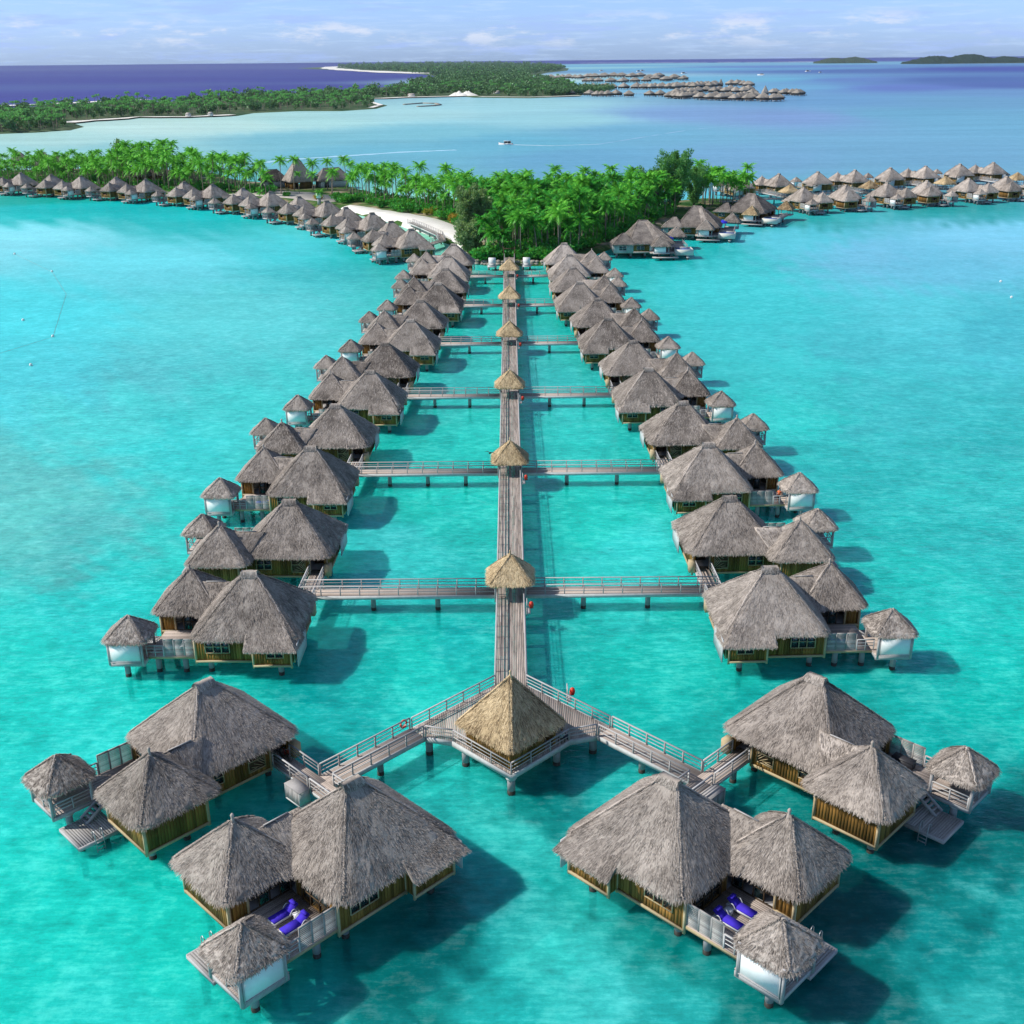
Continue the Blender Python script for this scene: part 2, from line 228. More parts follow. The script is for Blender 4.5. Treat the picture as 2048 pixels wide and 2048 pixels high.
b.bsdf(b.ramp(b.noise(o, 0.02, 6, 0.7), [(0.4, (0.04, 0.09, 0.04)), (0.62, (0.12, 0.15, 0.08)), (0.75, (0.30, 0.27, 0.20))]), 0.95, 0.05)
# seabed: pale sand with darker patches of coral and weed
b = NB('seabed'); o = b.n('TexCoord').outputs['Object']
pz = b.noise(o, 0.045, 3, 0.55); ps = b.noise(o, 0.50, 5, 0.72); pm = b.noise(o, 0.16, 4, 0.6)
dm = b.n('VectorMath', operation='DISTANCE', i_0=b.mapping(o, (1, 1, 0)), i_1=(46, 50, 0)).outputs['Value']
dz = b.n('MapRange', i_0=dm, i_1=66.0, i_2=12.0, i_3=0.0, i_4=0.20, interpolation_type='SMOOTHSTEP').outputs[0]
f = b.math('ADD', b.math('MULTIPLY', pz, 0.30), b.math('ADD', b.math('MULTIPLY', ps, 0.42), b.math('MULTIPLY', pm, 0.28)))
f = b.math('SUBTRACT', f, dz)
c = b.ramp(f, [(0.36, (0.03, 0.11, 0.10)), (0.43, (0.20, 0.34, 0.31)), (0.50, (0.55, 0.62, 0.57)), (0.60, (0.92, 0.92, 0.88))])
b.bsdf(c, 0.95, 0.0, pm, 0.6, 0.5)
# water: a tinted skin over the seabed near by, opaque coloured water far off; colour by place in the attribute wcol
b = NB('lagoon_water'); o = b.n('TexCoord').outputs['Object']
wc = b.n('Attribute', attribute_name='wcol').outputs['Color']; cl = b.n('Attribute', attribute_name='clear').outputs['Fac']
n1 = b.noise(b.mapping(o, (1, 1.9, 1)), 0.9, 4, 0.6); n2 = b.noise(b.mapping(o, (1, 1.6, 1)), 0.10, 4, 0.55); n3 = b.noise(b.mapping(o, (0.35, 1.6, 1)), 0.018, 5, 0.6)
n4 = b.noise(b.mapping(o, (0.25, 1.0, 1)), 0.0035, 5, 0.6)
hgt = b.math('ADD', b.math('MULTIPLY', n1, 0.14), b.math('ADD', b.math('MULTIPLY', n2, 0.35), b.math('MULTIPLY', n3, 0.5)))
bp = b.n('Bump', i_Height=hgt, i_Distance=1.0, i_Strength=0.85)
n5 = b.noise(b.mapping(o, (1, 1.3, 1)), 0.55, 6, 0.72); n6 = b.noise(b.mapping(o, (0.55, 2.4, 1)), 0.9, 4, 0.7)  # the stretched noise paints ripple glints into the water colour
mott = b.math('ADD', b.math('ADD', b.math('MULTIPLY', b.math('SUBTRACT', n5, 0.5), 1.5), b.math('MULTIPLY', b.math('SUBTRACT', b.noise(o, 0.16, 8, 0.78), 0.5), 1.5)), b.math('MULTIPLY', b.math('SUBTRACT', n6, 0.5), 1.05))
near = b.math('MULTIPLY', cl, 1.8, True)
mott = b.math('MULTIPLY', mott, b.math('MAXIMUM', near, 0.24))
var = b.math('ADD', b.math('ADD', 0.58, mott), b.math('ADD', b.math('MULTIPLY', n2, 0.14), b.math('ADD', b.math('MULTIPLY', n3, 0.42), b.math('MULTIPLY', n4, 0.34))))
vc = b.n('VectorMath', operation='SCALE', i_0=wc, i_Scale=var).outputs[0]
pale = b.n('VectorMath', operation='SCALE', i_0=(0.24, 0.10, 0.10), i_Scale=b.math('MAXIMUM', mott, 0.0)).outputs[0]
vc = b.n('VectorMath', operation='ADD', i_0=vc, i_1=pale).outputs[0]
dif = b.n('SubsurfaceScattering', falloff='BURLEY', i_Color=vc, i_Scale=1.0, i_Radius=(0.5, 1.1, 1.0), i_Normal=bp.outputs[0])
dif2 = b.n('BsdfDiffuse', i_Color=vc, i_Normal=bp.outputs[0])
dif = b.n('MixShader', i_0=b.math('GREATER_THAN', cl, 0.12), i_1=dif2.outputs[0], i_2=dif.outputs[0])
tr = b.n('BsdfTransparent', i_Color=(0.22, 0.94, 0.90))
m1 = b.n('MixShader', i_0=cl, i_1=dif.outputs[0], i_2=tr.outputs[0])
gl = b.n('BsdfGlossy', i_Roughness=0.11, i_Normal=bp.outputs[0], i_Color=(1, 1, 1))
fr = b.n('Fresnel', i_IOR=1.33, i_Normal=bp.outputs[0]).outputs[0]
m2 = b.n('MixShader', i_0=b.math('MINIMUM', b.math('MULTIPLY', fr, 0.8), b.math('ADD', 0.12, b.math('MULTIPLY', near, 0.16))), i_1=m1.outputs[0], i_2=gl.outputs[0])
b.L.new(m2.outputs[0], b.out.inputs[0])

# ------------------------------------------------------------------ mesh helpers
class MB:
    """collects quads and triangles; build() links them as one mesh object"""
    def __init__(s): s.v = []; s.f = []; s.m = []; s.uv = {}; s.n = 0; s.mat = 0
    def add(s, verts, faces, mat=None, uv=None):
        verts = np.asarray(verts, float); s.v.append(verts)
        base = s.n; s.n += len(verts)
        for fc in faces: s.f.append([i+base for i in fc])
        s.m += [s.mat if mat is None else mat]*len(faces)
        if uv is not None: s.uv[base] = np.asarray(uv, float)
        return s
    def box(s, x0, x1, y0, y1, z0, z1, mat=None):
        v = [(x, y, z) for z in (z0, z1) for y in (y0, y1) for x in (x0, x1)]
        return s.add(v, [(0, 2, 3, 1), (4, 5, 7, 6), (0, 1, 5, 4), (2, 6, 7, 3), (0, 4, 6, 2), (1, 3, 7, 5)], mat)
    def bar(s, a, b_, w, h=None, mat=None):
        a = np.array(a, float); b_ = np.array(b_, float); h = h or w; d = b_-a; d = d/np.linalg.norm(d)
        up = np.array((0, 0, 1.)) if abs(d[2]) < 0.9 else np.array((1., 0, 0))
        sx = np.cross(d, up); sx /= np.linalg.norm(sx); sy = np.cross(sx, d)
        v = [p+sx*i*w/2+sy*j*h/2 for p in (a, b_) for i, j in ((-1, -1), (1, -1), (1, 1), (-1, 1))]
        return s.add(v, [(0, 3, 2, 1), (4, 5, 6, 7), (0, 1, 5, 4), (1, 2, 6, 5), (2, 3, 7, 6), (3, 0, 4, 7)], mat)
    def tube(s, pts, rad, n=8, mat=None, cap=True):
        pts = [np.array(p, float) for p in pts]; k = len(pts); rad = rad if isinstance(rad, (list, tuple)) else [rad]*k
        v = []
        for i, p in enumerate(pts):
            d = pts[min(i+1, k-1)]-pts[max(i-1, 0)]; d = d/np.linalg.norm(d)
            up = np.array((0, 0, 1.)) if abs(d[2]) < 0.9 else np.array((1., 0, 0))
            sx = np.cross(d, up); sx /= np.linalg.norm(sx); sy = np.cross(sx, d)
            for j in range(n):
                a = 2*math.pi*j/n; v.append(p+(sx*math.cos(a)+sy*math.sin(a))*rad[i])
        f = [(i*n+j, i*n+(j+1) % n, (i+1)*n+(j+1) % n, (i+1)*n+j) for i in range(k-1) for j in range(n)]
        if cap: f += [tuple(range(n))[::-1], tuple((k-1)*n+j for j in range(n))]
        return s.add(v, f, mat)
    def prism(s, poly, z0, z1, mat=None):
        n = len(poly); v = [(x, y, z0) for x, y in poly]+[(x, y, z1) for x, y in poly]
        ar = sum(poly[i][0]*poly[(i+1) % n][1]-poly[(i+1) % n][0]*poly[i][1] for i in range(n))
        f = [tuple(range(n))[::-1], tuple(range(n, 2*n))]+[(i, (i+1) % n, n+(i+1) % n, n+i) for i in range(n)]
        if ar < 0: f = [t[::-1] for t in f]
        return s.add(v, f, mat)
    def mesh(s, name, mats, mir=False, smooth=False):
        V = np.concatenate(s.v) if s.v else np.zeros((0, 3)); F = s.f
        if mir: V = V*np.array((1, -1, 1)); F = [t[::-1] for t in F]
        me = bpy.data.meshes.new(name); me.vertices.add(len(V)); me.vertices.foreach_set('co', V.ravel())
        ln = np.array([len(t) for t in F], dtype=np.int32); li = np.fromiter((i for t in F for i in t), dtype=np.int32, count=int(ln.sum()))
        me.loops.add(len(li)); me.loops.foreach_set('vertex_index', li)
        me.polygons.add(len(F)); me.polygons.foreach_set('loop_start', np.concatenate(([0], np.cumsum(ln)[:-1])).astype(np.int32))
        me.polygons.foreach_set('material_index', np.array(s.m, dtype=np.int32))
        if smooth: me.polygons.foreach_set('use_smooth', np.ones(len(F), dtype=bool))
        if s.uv:
            U = np.zeros((len(V), 2))
            for b0, u in s.uv.items(): U[b0:b0+len(u)] = u
            ul = me.uv_layers.new(name='UVMap'); ul.data.foreach_set('uv', U[li].ravel())
        me.update(calc_edges=True)
        for m in ([mats] if isinstance(mats, str) else mats): me.materials.append(MATS[m])
        return me
    def build(s, name, mats, parent=None, **kw): return link(name, s.mesh(name, mats, **kw), parent)
def link(name, me, parent=None):
    o = bpy.data.objects.new(name, me); COL.objects.link(o)
    if parent is not None: o.parent = parent
    return o
def empty(name, loc=(0, 0, 0), rz=0.0):
    o = bpy.data.objects.new(name, None); o.location = loc; o.rotation_euler = (0, 0, rz); o.empty_display_size = 0.5; COL.objects.link(o); return o
def tag(o, label=None, cat=None, group=None, kind=None):
    for k, v in (('label', label), ('category', cat), ('group', group), ('kind', kind)):
        if v: o[k] = v
    return o
def copy_tree(o, parent=None):
    c = o.copy(); COL.objects.link(c)
    if parent is not None: c.parent = parent
    for ch in list(KIDS.get(o.name, [])) or list(o.children): copy_tree(ch, c)
    return c
KIDS = {}
def part(p, name, mesh, kind=None, label=None):
    o = link(name, mesh, p)
    if kind: o['kind'] = kind
    if label: o['label'] = label
    return o

# ------------------------------------------------------------------ thatch
def roundrect(u0, u1, v0, v1, r, n):
    pts = []
    for cx, cy, a0 in ((u1-r, v1-r, 0), (u0+r, v1-r, 90), (u0+r, v0+r, 180), (u1-r, v0+r, 270)):
        for k in range(7):
            a = math.radians(a0+15*k); pts.append((cx+r*math.cos(a), cy+r*math.sin(a)))
    pts.append(pts[0]); P = np.array(pts); d = np.r_[0, np.cumsum(np.hypot(*(P[1:]-P[:-1]).T))]
    return P, d
def blades(mb, P, down, nrm, L_, Wd, lift, rg, taper=0.35):
    """thin thatch strands: base points P, slope directions, normals"""
    k = len(P); tan = np.cross(nrm, down); tan /= np.linalg.norm(tan, axis=1)[:, None]+1e-9
    d = down+tan*rg.normal(0, 0.13, (k, 1)); Lk = (L_*rg.uniform(0.55, 1.3, k))[:, None]; w = (Wd*rg.uniform(0.6, 1.4, k))[:, None]
    tip = P+d*Lk+nrm*(lift*rg.uniform(0.2, 1.6, k))[:, None]; p0 = P-nrm*0.01
    V = np.stack((p0-tan*w/2, p0+tan*w/2, tip+tan*w/2*taper, tip-tan*w/2*taper), 1).reshape(-1, 3)
    F = np.arange(4*k).reshape(-1, 4).tolist()
    uv = np.stack((rg.uniform(0, 30, (k, 1))+np.zeros((k, 4)), np.tile((0, 0, .6, .6), (k, 1))), 2).reshape(-1, 2)
    mb.add(V, F, uv=uv)
def ring_roof(u0, u1, v0, v1, ze, ua, ub, vm, zp, r=0.9, step=0.3, nrow=16, dens=55, seed=1, sag=-0.05, bl=0.36, bw=0.042, mb=None, jit=0.035, hips=True):
    rg = np.random.default_rng(seed); mb = mb or MB()
    P, d = roundrect(u0, u1, v0, v1, r, 0); per = d[-1]; n = max(24, int(per/step))
    def pt(s, t, jit_=None):
        x = np.interp(s*per, d, P[:, 0]); y = np.interp(s*per, d, P[:, 1])
        qx = np.clip(x, ua, ub); qy = np.full_like(x, vm)
        z = ze+(zp-ze)*t-sag*4*t*(1-t)*(zp-ze)*0.25
        return np.stack((x+(qx-x)*t, y+(qy-y)*t, z), -1)
    s = np.arange(n)/n; rows = []
    for j in range(nrow+1):
        t = (j/nrow)**0.9; p = pt(s, np.full(n, t))
        a = jit*(1-0.6*t); p += rg.normal(0, a, p.shape)
        rows.append(p)
    # underside: eave thickness then back inwards
    e = rows[0].copy(); low = pt(s, np.full(n, 0.03)); low[:, 2] = ze-0.30+rg.normal(0, 0.05, n); inn = pt(s, np.full(n, 0.35)); inn[:, 2] -= 0.35
    rows = [inn, low]+rows; V = np.concatenate(rows); R = len(rows)
    F = [(j*n+i, j*n+(i+1) % n, (j+1)*n+(i+1) % n, (j+1)*n+i) for j in range(R-1) for i in range(n)]
    sl = math.hypot(zp-ze, (v1-v0)/2)
    uv = np.stack((np.tile(s*per, R), np.repeat(np.linspace(-0.3, 1, R)*sl, n)), 1)
    mb.add(V, F, uv=uv)
    def frame(s_, t_):
        p = pt(s_, t_); q = pt(s_, np.minimum(t_+0.02, 1)); q2 = pt((s_+0.002) % 1, t_)
        dn = p-q; dn /= np.linalg.norm(dn, axis=1)[:, None]+1e-9; tg = q2-p; nn = np.cross(dn, -tg); nn /= np.linalg.norm(nn, axis=1)[:, None]+1e-9
        nn[nn[:, 2] < 0] *= -1
        return p, dn, nn
    area = per*sl/2; nb = int(area*dens)
    if nb:
        s_ = rg.uniform(0, 1, nb); t_ = 1-np.sqrt(rg.uniform(0.0005, 1, nb)); t_ = np.clip(t_, 0, 0.985)
        p, dn, nn = frame(s_, t_); blades(mb, p, dn, nn, bl, bw, 0.04, rg)
        nf = int(per*dens*0.45); s_ = rg.uniform(0, 1, nf); t_ = rg.uniform(0.0, 0.06, nf)
        p, dn, nn = frame(s_, t_); dn = dn+np.array((0, 0, -1))*rg.uniform(0.1, 1.1, (nf, 1)); dn /= np.linalg.norm(dn, axis=1)[:, None]
        blades(mb, p, dn, nn, bl*0.8, bw, 0.05, rg)
    if hips:
        for cx, cy in ((u1, v1), (u0, v1), (u0, v0), (u1, v0)):
            k = 14; T = np.linspace(0.03, 1, k); c = 1-0.2929*r/1.0*0
            c0 = np.array((cx-np.sign(cx-(u0+u1)/2)*r*0.293, cy-np.sign(cy-vm)*r*0.293)); q = np.array((np.clip(cx, ua, ub), vm))
            pts = [(*(c0+(q-c0)*t), ze+(zp-ze)*t-sag*4*t*(1-t)*(zp-ze)*0.25+0.03) for t in T]
            mb.tube([np.array(p_)+rg.normal(0, 0.03, 3) for p_ in pts], [0.07*rg.uniform(0.7, 1.3) for _ in T], 6)
            if dens:
                nh = int(dens*3.4*sl/4); t = rg.uniform(0.01, 0.98, nh); A = np.array(pts)
                pp = np.stack([np.interp(t, T, A[:, i]) for i in range(3)], 1)
                hd = np.array((*(c0-q), -(zp-ze))); hd /= np.linalg.norm(hd); sd_ = np.cross(hd, (0, 0, 1)); sd_ /= np.linalg.norm(sd_)
                sg = rg.choice((-1, 1), nh)[:, None]
                dn = hd*0.55+sd_*sg*0.75+np.array((0, 0, -0.35)); dn /= np.linalg.norm(dn, axis=1)[:, None]
                nn = np.tile(np.cross(sd_, hd), (nh, 1)); nn[nn[:, 2] < 0] *= -1
                blades(mb, pp+np.array((0, 0, 0.06)), dn, nn, bl*0.55, bw, 0.06, rg)
    return mb
def thatch_face(mb, A, B, C_, D, dens, seed, bl=0.36, bw=0.042, fringe=True, thick=0.3, nu=16, nv=10):
    """sloping thatched plane: eave A-B, top D-C"""
    rg = np.random.default_rng(seed); A, B, C_, D = [np.array(p, float) for p in (A, B, C_, D)]
    def pt(s, t): s = s[:, None]; t = t[:, None]; return (A*(1-s)+B*s)*(1-t)+(D*(1-s)+C_*s)*t
    s = np.tile(np.linspace(0, 1, nu+1), nv+1); t = np.repeat(np.linspace(0, 1, nv+1), nu+1); V = pt(s, t)
    nn = np.cross(B-A, D-A); nn /= np.linalg.norm(nn)
    if nn[2] < 0: nn = -nn
    V += rg.normal(0, 0.03, V.shape); V2 = pt(s, t)-np.array((0, 0, thick)); n1 = len(V); w = nu+1
    F = [(j*w+i, j*w+i+1, (j+1)*w+i+1, (j+1)*w+i) for j in range(nv) for i in range(nu)]
    G = [(n1+a, n1+d_, n1+c_, n1+b_) for a, b_, c_, d_ in F]
    rim = [j for j in range(nu+1)]+[j*w+nu for j in range(1, nv+1)]+[nv*w+i for i in range(nu-1, -1, -1)]+[j*w for j in range(nv-1, 0, -1)]
    H_ = [(rim[i], n1+rim[i], n1+rim[(i+1) % len(rim)], rim[(i+1) % len(rim)]) for i in range(len(rim))]
    Lu = np.linalg.norm(B-A); Lv = np.linalg.norm(D-A); uv = np.stack((s*Lu, t*Lv), 1)
    mb.add(np.concatenate((V, V2)), F+G+H_, uv=np.concatenate((uv, uv)))
    if dens:
        k = int(Lu*Lv*dens); s_ = rg.uniform(0, 1, k); t_ = rg.uniform(0, 1, k); p = pt(s_, t_); dn = p-pt(s_, t_+0.02); dn /= np.linalg.norm(dn, axis=1)[:, None]
        blades(mb, p, dn, np.tile(nn, (k, 1)), bl, bw, 0.05, rg)
        if fringe:
            k = int(Lu*dens*0.5); s_ = rg.uniform(0, 1, k); t_ = rg.uniform(0, 0.08, k); p = pt(s_, t_); dn = p-pt(s_, t_+0.02); dn /= np.linalg.norm(dn, axis=1)[:, None]
            dn = dn+np.array((0, 0, -1))*rg.uniform(0.1, 1.0, (k, 1)); dn /= np.linalg.norm(dn, axis=1)[:, None]
            blades(mb, p, dn, np.tile(nn, (k, 1)), bl*0.8, bw, 0.05, rg)
def ridge_cap(ua, ub, vm, z, dens, seed, h=0.30):
    rg = np.random.default_rng(seed); mb = MB(); k = 7
    xs = np.linspace(ua-0.22, ub+0.22, k); prof = [(-0.42, -0.55), (-0.30, -0.05), (-0.2, h), (0.2, h), (0.30, -0.05), (0.42, -0.55)]
    V = [(x+rg.normal(0, .02), vm+py+rg.normal(0, .03), z+pz+rg.normal(0, .03)) for x in xs for py, pz in prof]; m = len(prof)
    F = [(i*m+j, i*m+j+1, (i+1)*m+j+1, (i+1)*m+j) for i in range(k-1) for j in range(m-1)]+[tuple(range(m)), tuple((k-1)*m+j for j in range(m))[::-1]]
    mb.add(V, F, uv=[(v[0], v[1]) for v in V])
    if dens:
        n_ = dens*5; x = rg.uniform(xs[0], xs[-1], n_); sg = rg.choice((-1, 1), n_)
        p = np.stack((x, vm+sg*0.2, np.full(n_, z+h)), 1); dn = np.stack((rg.normal(0, .15, n_), sg*0.45, -np.ones(n_)), 1); dn /= np.linalg.norm(dn, axis=1)[:, None]
        nn = np.stack((np.zeros(n_), sg*1.0, np.full(n_, .4)), 1); nn /= np.linalg.norm(nn, axis=1)[:, None]
        blades(mb, p, dn, nn, 0.5, 0.08, 0.05, rg)
    return mb
def finial(x, y, z, s=1.0):
    mb = MB(); mb.tube([(x, y, z-0.35*s), (x, y, z-0.05*s), (x, y, z+0.12*s), (x, y, z+0.34*s), (x, y, z+0.46*s)], [0.26*s, 0.13*s, 0.09*s, 0.13*s, 0.06*s], 9); return mb
# ------------------------------------------------------------------ overwater villa: local frame u (outward), v (away from its bridge), deck at z = 2
DK = 2.0
def rail(mb, a, b_, z=DK, h=1.05, post=True, step=1.95, ends=True, w=0.09):
    a = np.array((*a, z), float); b_ = np.array((*b_, z), float); Ln = np.linalg.norm(b_-a); n = max(1, round(Ln/step))
    up = np.array((0, 0, 1.))
    mb.bar(a+up*h, b_+up*h, 0.13, 0.06); mb.bar(a+up*h*0.68, b_+up*h*0.68, 0.05, 0.05); mb.bar(a+up*h*0.38, b_+up*h*0.38, 0.05, 0.05)
    if post:
        for i in range(n+1): p = a+(b_-a)*i/n; mb.bar(p-up*0.28, p+up*h, w, w)
def planks(mb, x0, x1, y0, y1, z, axis, w=0.15, th=0.05, seed=0):
    rg = random.Random(seed)
    if axis == 'x':
        n = max(1, int((y1-y0)/w)); w = (y1-y0)/n
        for i in range(n): dz = rg.uniform(-.006, .006); mb.box(x0, x1, y0+i*w+.008, y0+(i+1)*w-.008, z-th+dz, z+dz)
    else:
        n = max(1, int((x1-x0)/w)); w = (x1-x0)/n
        for i in range(n): dz = rg.uniform(-.006, .006); mb.box(x0+i*w+.008, x0+(i+1)*w-.008, y0, y1, z-th+dz, z+dz)
def board_wall(mb, a, b_, z0, z1, holes=(), w=0.24, seed=0):
    """vertical boards from a to b; holes = (s0, s1, z0, z1) along the wall"""
    a = np.array(a, float); b_ = np.array(b_, float); Ln = np.linalg.norm(b_-a); d = (b_-a)/Ln; nn = np.array((-d[1], d[0])); rg = random.Random(seed)
    n = max(1, int(Ln/w)); w = Ln/n
    def pan(s0, s1, za, zb, off):
        p = a+d*s0; q = a+d*s1; o0 = nn*(0.02+off); o1 = -nn*0.06
        v = [(*(p+o), z) for z in (za, zb) for o in (o0, o1)]+[(*(q+o), z) for z in (za, zb) for o in (o0, o1)]
        mb.add(v, [(0, 2, 3, 1), (4, 5, 7, 6), (0, 4, 6, 2), (1, 3, 7, 5), (2, 6, 7, 3), (0, 1, 5, 4)])
    for i in range(n):
        s0, s1 = i*w+.006, (i+1)*w-.006; off = (0.025 if i % 2 else 0)+rg.uniform(0, .008); mid = (s0+s1)/2
        hit = [h for h in holes if h[0] < mid < h[1]]
        if not hit: pan(s0, s1, z0, z1, off)
        else:
            h = hit[0]
            if h[2] > z0+.05: pan(s0, s1, z0, h[2], off)
            if h[3] < z1-.05: pan(s0, s1, h[3], z1, off)
def window_mesh(a, b_, z0, z1, npane, out_sign):
    """returns frame mesh and a list of pane meshes"""
    a = np.array(a, float); b_ = np.array(b_, float); d = (b_-a)/np.linalg.norm(b_-a); nn = np.array((-d[1], d[0]))*out_sign; Ln = np.linalg.norm(b_-a)
    fr = MB(); P3 = lambda s, z, o=0.05: np.array((*(a+d*s+nn*o), z))
    for z in (z0, z1): fr.bar(P3(0, z), P3(Ln, z), 0.08, 0.06)
    for i in range(npane+1): fr.bar(P3(Ln*i/npane, z0), P3(Ln*i/npane, z1), 0.07, 0.07)
    zz = z0+(z1-z0)*0.5
    fr.bar(P3(0, zz), P3(Ln, zz), 0.06, 0.05)
    panes = []
    for i in range(npane):
        m = MB(); s0, s1 = Ln*i/npane+.06, Ln*(i+1)/npane-.06
        m.add([P3(s0, z0+.05, -0.02), P3(s1, z0+.05, -0.02), P3(s1, z1-.05, -0.02), P3(s0, z1-.05, -0.02), P3(s0, z0+.05, -0.05), P3(s1, z0+.05, -0.05), P3(s1, z1-.05, -0.05), P3(s0, z1-.05, -0.05)],
              [(0, 1, 2, 3), (7, 6, 5, 4), (0, 4, 5, 1), (2, 6, 7, 3), (1, 5, 6, 2), (0, 3, 7, 4)])
        panes.append(m)
    return fr, panes
PILE = {}
def pile_mesh(top, r=0.26):
    key = (round(top, 2), r)
    if key not in PILE:
        mb = MB(); mb.tube([(0, 0, 0.34), (0, 0, top)], r, 12, 0); mb.tube([(0, 0, -2.6), (0, 0, -0.1), (0, 0, 0.34)], [r*.98, r*1.04, r*1.02], 12, 1); mb.tube([(0, 0, top-0.16), (0, 0, top+0.02)], r*1.45, 8, 2)
        PILE[key] = mb.mesh('pile', ['pile_wood', 'pile_wet', 'fascia_white'])
    return PILE[key]
SPEC = {}
def villa_spec(m, lod):
    """list of (name, mesh, kind, loc, subparts) in the villa's frame"""
    if (m, lod) in SPEC: return SPEC[(m, lod)]
    mir = m < 0; sd = 10 if m > 0 else 40
    dens, bw, step = {0: (215, 0.042, 0.28), 1: (85, 0.065, 0.45), 2: (42, 0.09, 0.6)}[lod]
    nr = {0: 18, 1: 12, 2: 8}[lod]
    T = ['thatch_grey']; sp = []
    def add(name, mb, mats, kind=None, subs=(), loc=(0, 0, 0)): 
        sp.append((name, mb.mesh(name, mats, mir) if isinstance(mb, MB) else mb, kind, (loc[0], loc[1]*m, loc[2]), [(n_, s_.mesh(n_, ms_, mir), k_) for n_, s_, ms_, k_ in subs]))
    kw = dict(step=step, nrow=nr, dens=dens, bw=bw)
    add('main_roof', ring_roof(-1.75, 8.25, 4.1, 13.9, 4.05, 2.9, 3.9, 9.05, 8.45, r=1.35, seed=sd+1, **kw), T,
        subs=[('ridge_cap', ridge_cap(2.9, 3.9, 9.05, 8.35, dens, sd+2), T, None)])
    add('side_roof', ring_roof(6.55, 13.3, 1.95, 8.7, 4.05, 10.0, 10.2, 5.35, 7.15, r=1.15, seed=sd+3, **kw), T,
        subs=[('finial', finial(10.1, 5.35, 7.2), T, None)])
    add('gazebo_roof', ring_roof(11.95, 16.05, 10.15, 14.25, 3.95, 13.95, 14.05, 12.2, 5.65, r=0.95, seed=sd+4, **kw), T)
    mb = MB(); d2 = dens; thatch_face(mb, (-1.55, 14.75, 3.45), (3.1, 14.75, 3.45), (3.0, 11.9, 5.70), (0.2, 11.9, 5.70), d2, sd+5, bw=bw)
    thatch_face(mb, (-1.85, 12.2, 3.6), (-1.55, 14.75, 3.45), (0.2, 11.9, 5.70), (0.1, 11.6, 5.8), d2, sd+7, bw=bw, nu=8)
    add('bathroom_roof', mb, T)
    mb = MB(); thatch_face(mb, (5.5, 9.05, 3.95), (9.0, 8.9, 3.95), (9.3, 6.1, 6.15), (5.6, 6.1, 6.15), d2, sd+8, bw=bw)
    thatch_face(mb, (9.0, 3.4, 3.95), (7.2, 3.95, 3.98), (5.6, 6.1, 6.15), (9.3, 6.1, 6.15), d2, sd+9, bw=bw)
    add('link_roof', mb, T, subs=[('ridge_strip', MB().bar((6.5, 6.1, 6.2), (8.4, 6.1, 6.2), 0.10, 0.06), ['deck_pale'], None)])
    # walls
    z0, zt = 1.55, 4.35
    def wall(a, b_, holes=(), zb=z0, sign=1, zt=4.2, trim=True, mat='wall_wood'):
        w = MB(); board_wall(w, a, b_, zb, zt, holes, seed=len(sp)); subs = []
        if trim:
            d = np.array(b_, float)-np.array(a, float); d /= np.linalg.norm(d); nn = np.array((-d[1], d[0]))*sign*0.07
            t_ = MB(); t_.bar((a[0]+nn[0], a[1]+nn[1], zb-0.06), (b_[0]+nn[0], b_[1]+nn[1], zb-0.06), 0.16, 0.2)
            for e in (a, b_): t_.bar((e[0]+nn[0]*.6, e[1]+nn[1]*.6, zb-0.28), (e[0]+nn[0]*.6, e[1]+nn[1]*.6, min(zt, 3.9)-.1), 0.16, 0.16)
            subs.append(('trim', t_, ['trim_wood'], None))
        add('wall', w, [mat], subs=subs)
    wall((2.5, 13.05), (7.95, 13.05), holes=[(2.3, 4.5, 2.35, 3.6)])
    wall((-0.95, 13.9), (2.5, 13.9), holes=[(0.7, 2.2, 2.3, 3.2)], zt=3.6)
    wall((2.5, 13.9), (2.5, 13.05), trim=False, zt=3.6)
    wall((-0.95, 5.05), (-0.95, 12.9)); wall((-0.95, 12.9), (-0.95, 13.9), trim=False, zt=3.6)
    wall((7.95, 13.05), (7.95, 8.7), holes=[(0.8, 3.6, 2.1, 3.7)], sign=-1)
    wall((0.8, 5.05), (7.6, 5.05), holes=[(0.5, 1.95, 2.0, 3.7), (4.1, 5.7, 2.3, 3.4)], sign=-1)
    wall((-0.95, 5.05), (-0.7, 5.05), sign=-1, trim=False)
    wall((7.7, 2.6), (12.55, 2.6), sign=-1); wall((12.55, 2.6), (12.55, 8.0), sign=-1, holes=[(2.0, 4.2, 2.5, 3.3)] if lod else [])
    wall((7.7, 5.0), (7.7, 2.6)); wall((11.2, 8.0), (12.55, 8.0), zb=2.0)
    for a, b_, za, zb, n, sg in (((4.8, 13.08), (7.0, 13.08), 2.35, 3.6, 3, 1), ((-0.25, 13.93), (1.25, 13.93), 2.3, 3.2, 2, 1), ((4.9, 5.02), (6.5, 5.02), 2.3, 3.4, 2, -1)):
        fr, pn = window_mesh(a, b_, za, zb, n, sg)
        add('window', fr, ['trim_wood'], subs=[('pane', p_, ['glass'], None) for p_ in pn])
    fr, pn = window_mesh((7.98, 9.4), (7.98, 12.2), 2.05, 3.7, 3, -1); add('glass_door', fr, ['dark_wood'], subs=[('pane', p_, ['glass'], None) for p_ in pn])
    fr, pn = window_mesh((8.0, 8.0), (11.2, 8.0), 2.05, 3.75, 4, 1); pn = [pn[0], pn[2]]
    add('glass_door', fr, ['dark_wood'], subs=[('pane', p_, ['glass'], None) for p_ in pn])
    # woven panel beside the entry: fret of laths
    mb = MB(); mb.box(1.3, 2.75, 5.02, 5.06, 2.0, 3.7, 1); u0_, w_ = 1.3, 1.45
    for i in range(4): t = 0.08+i*0.17; 
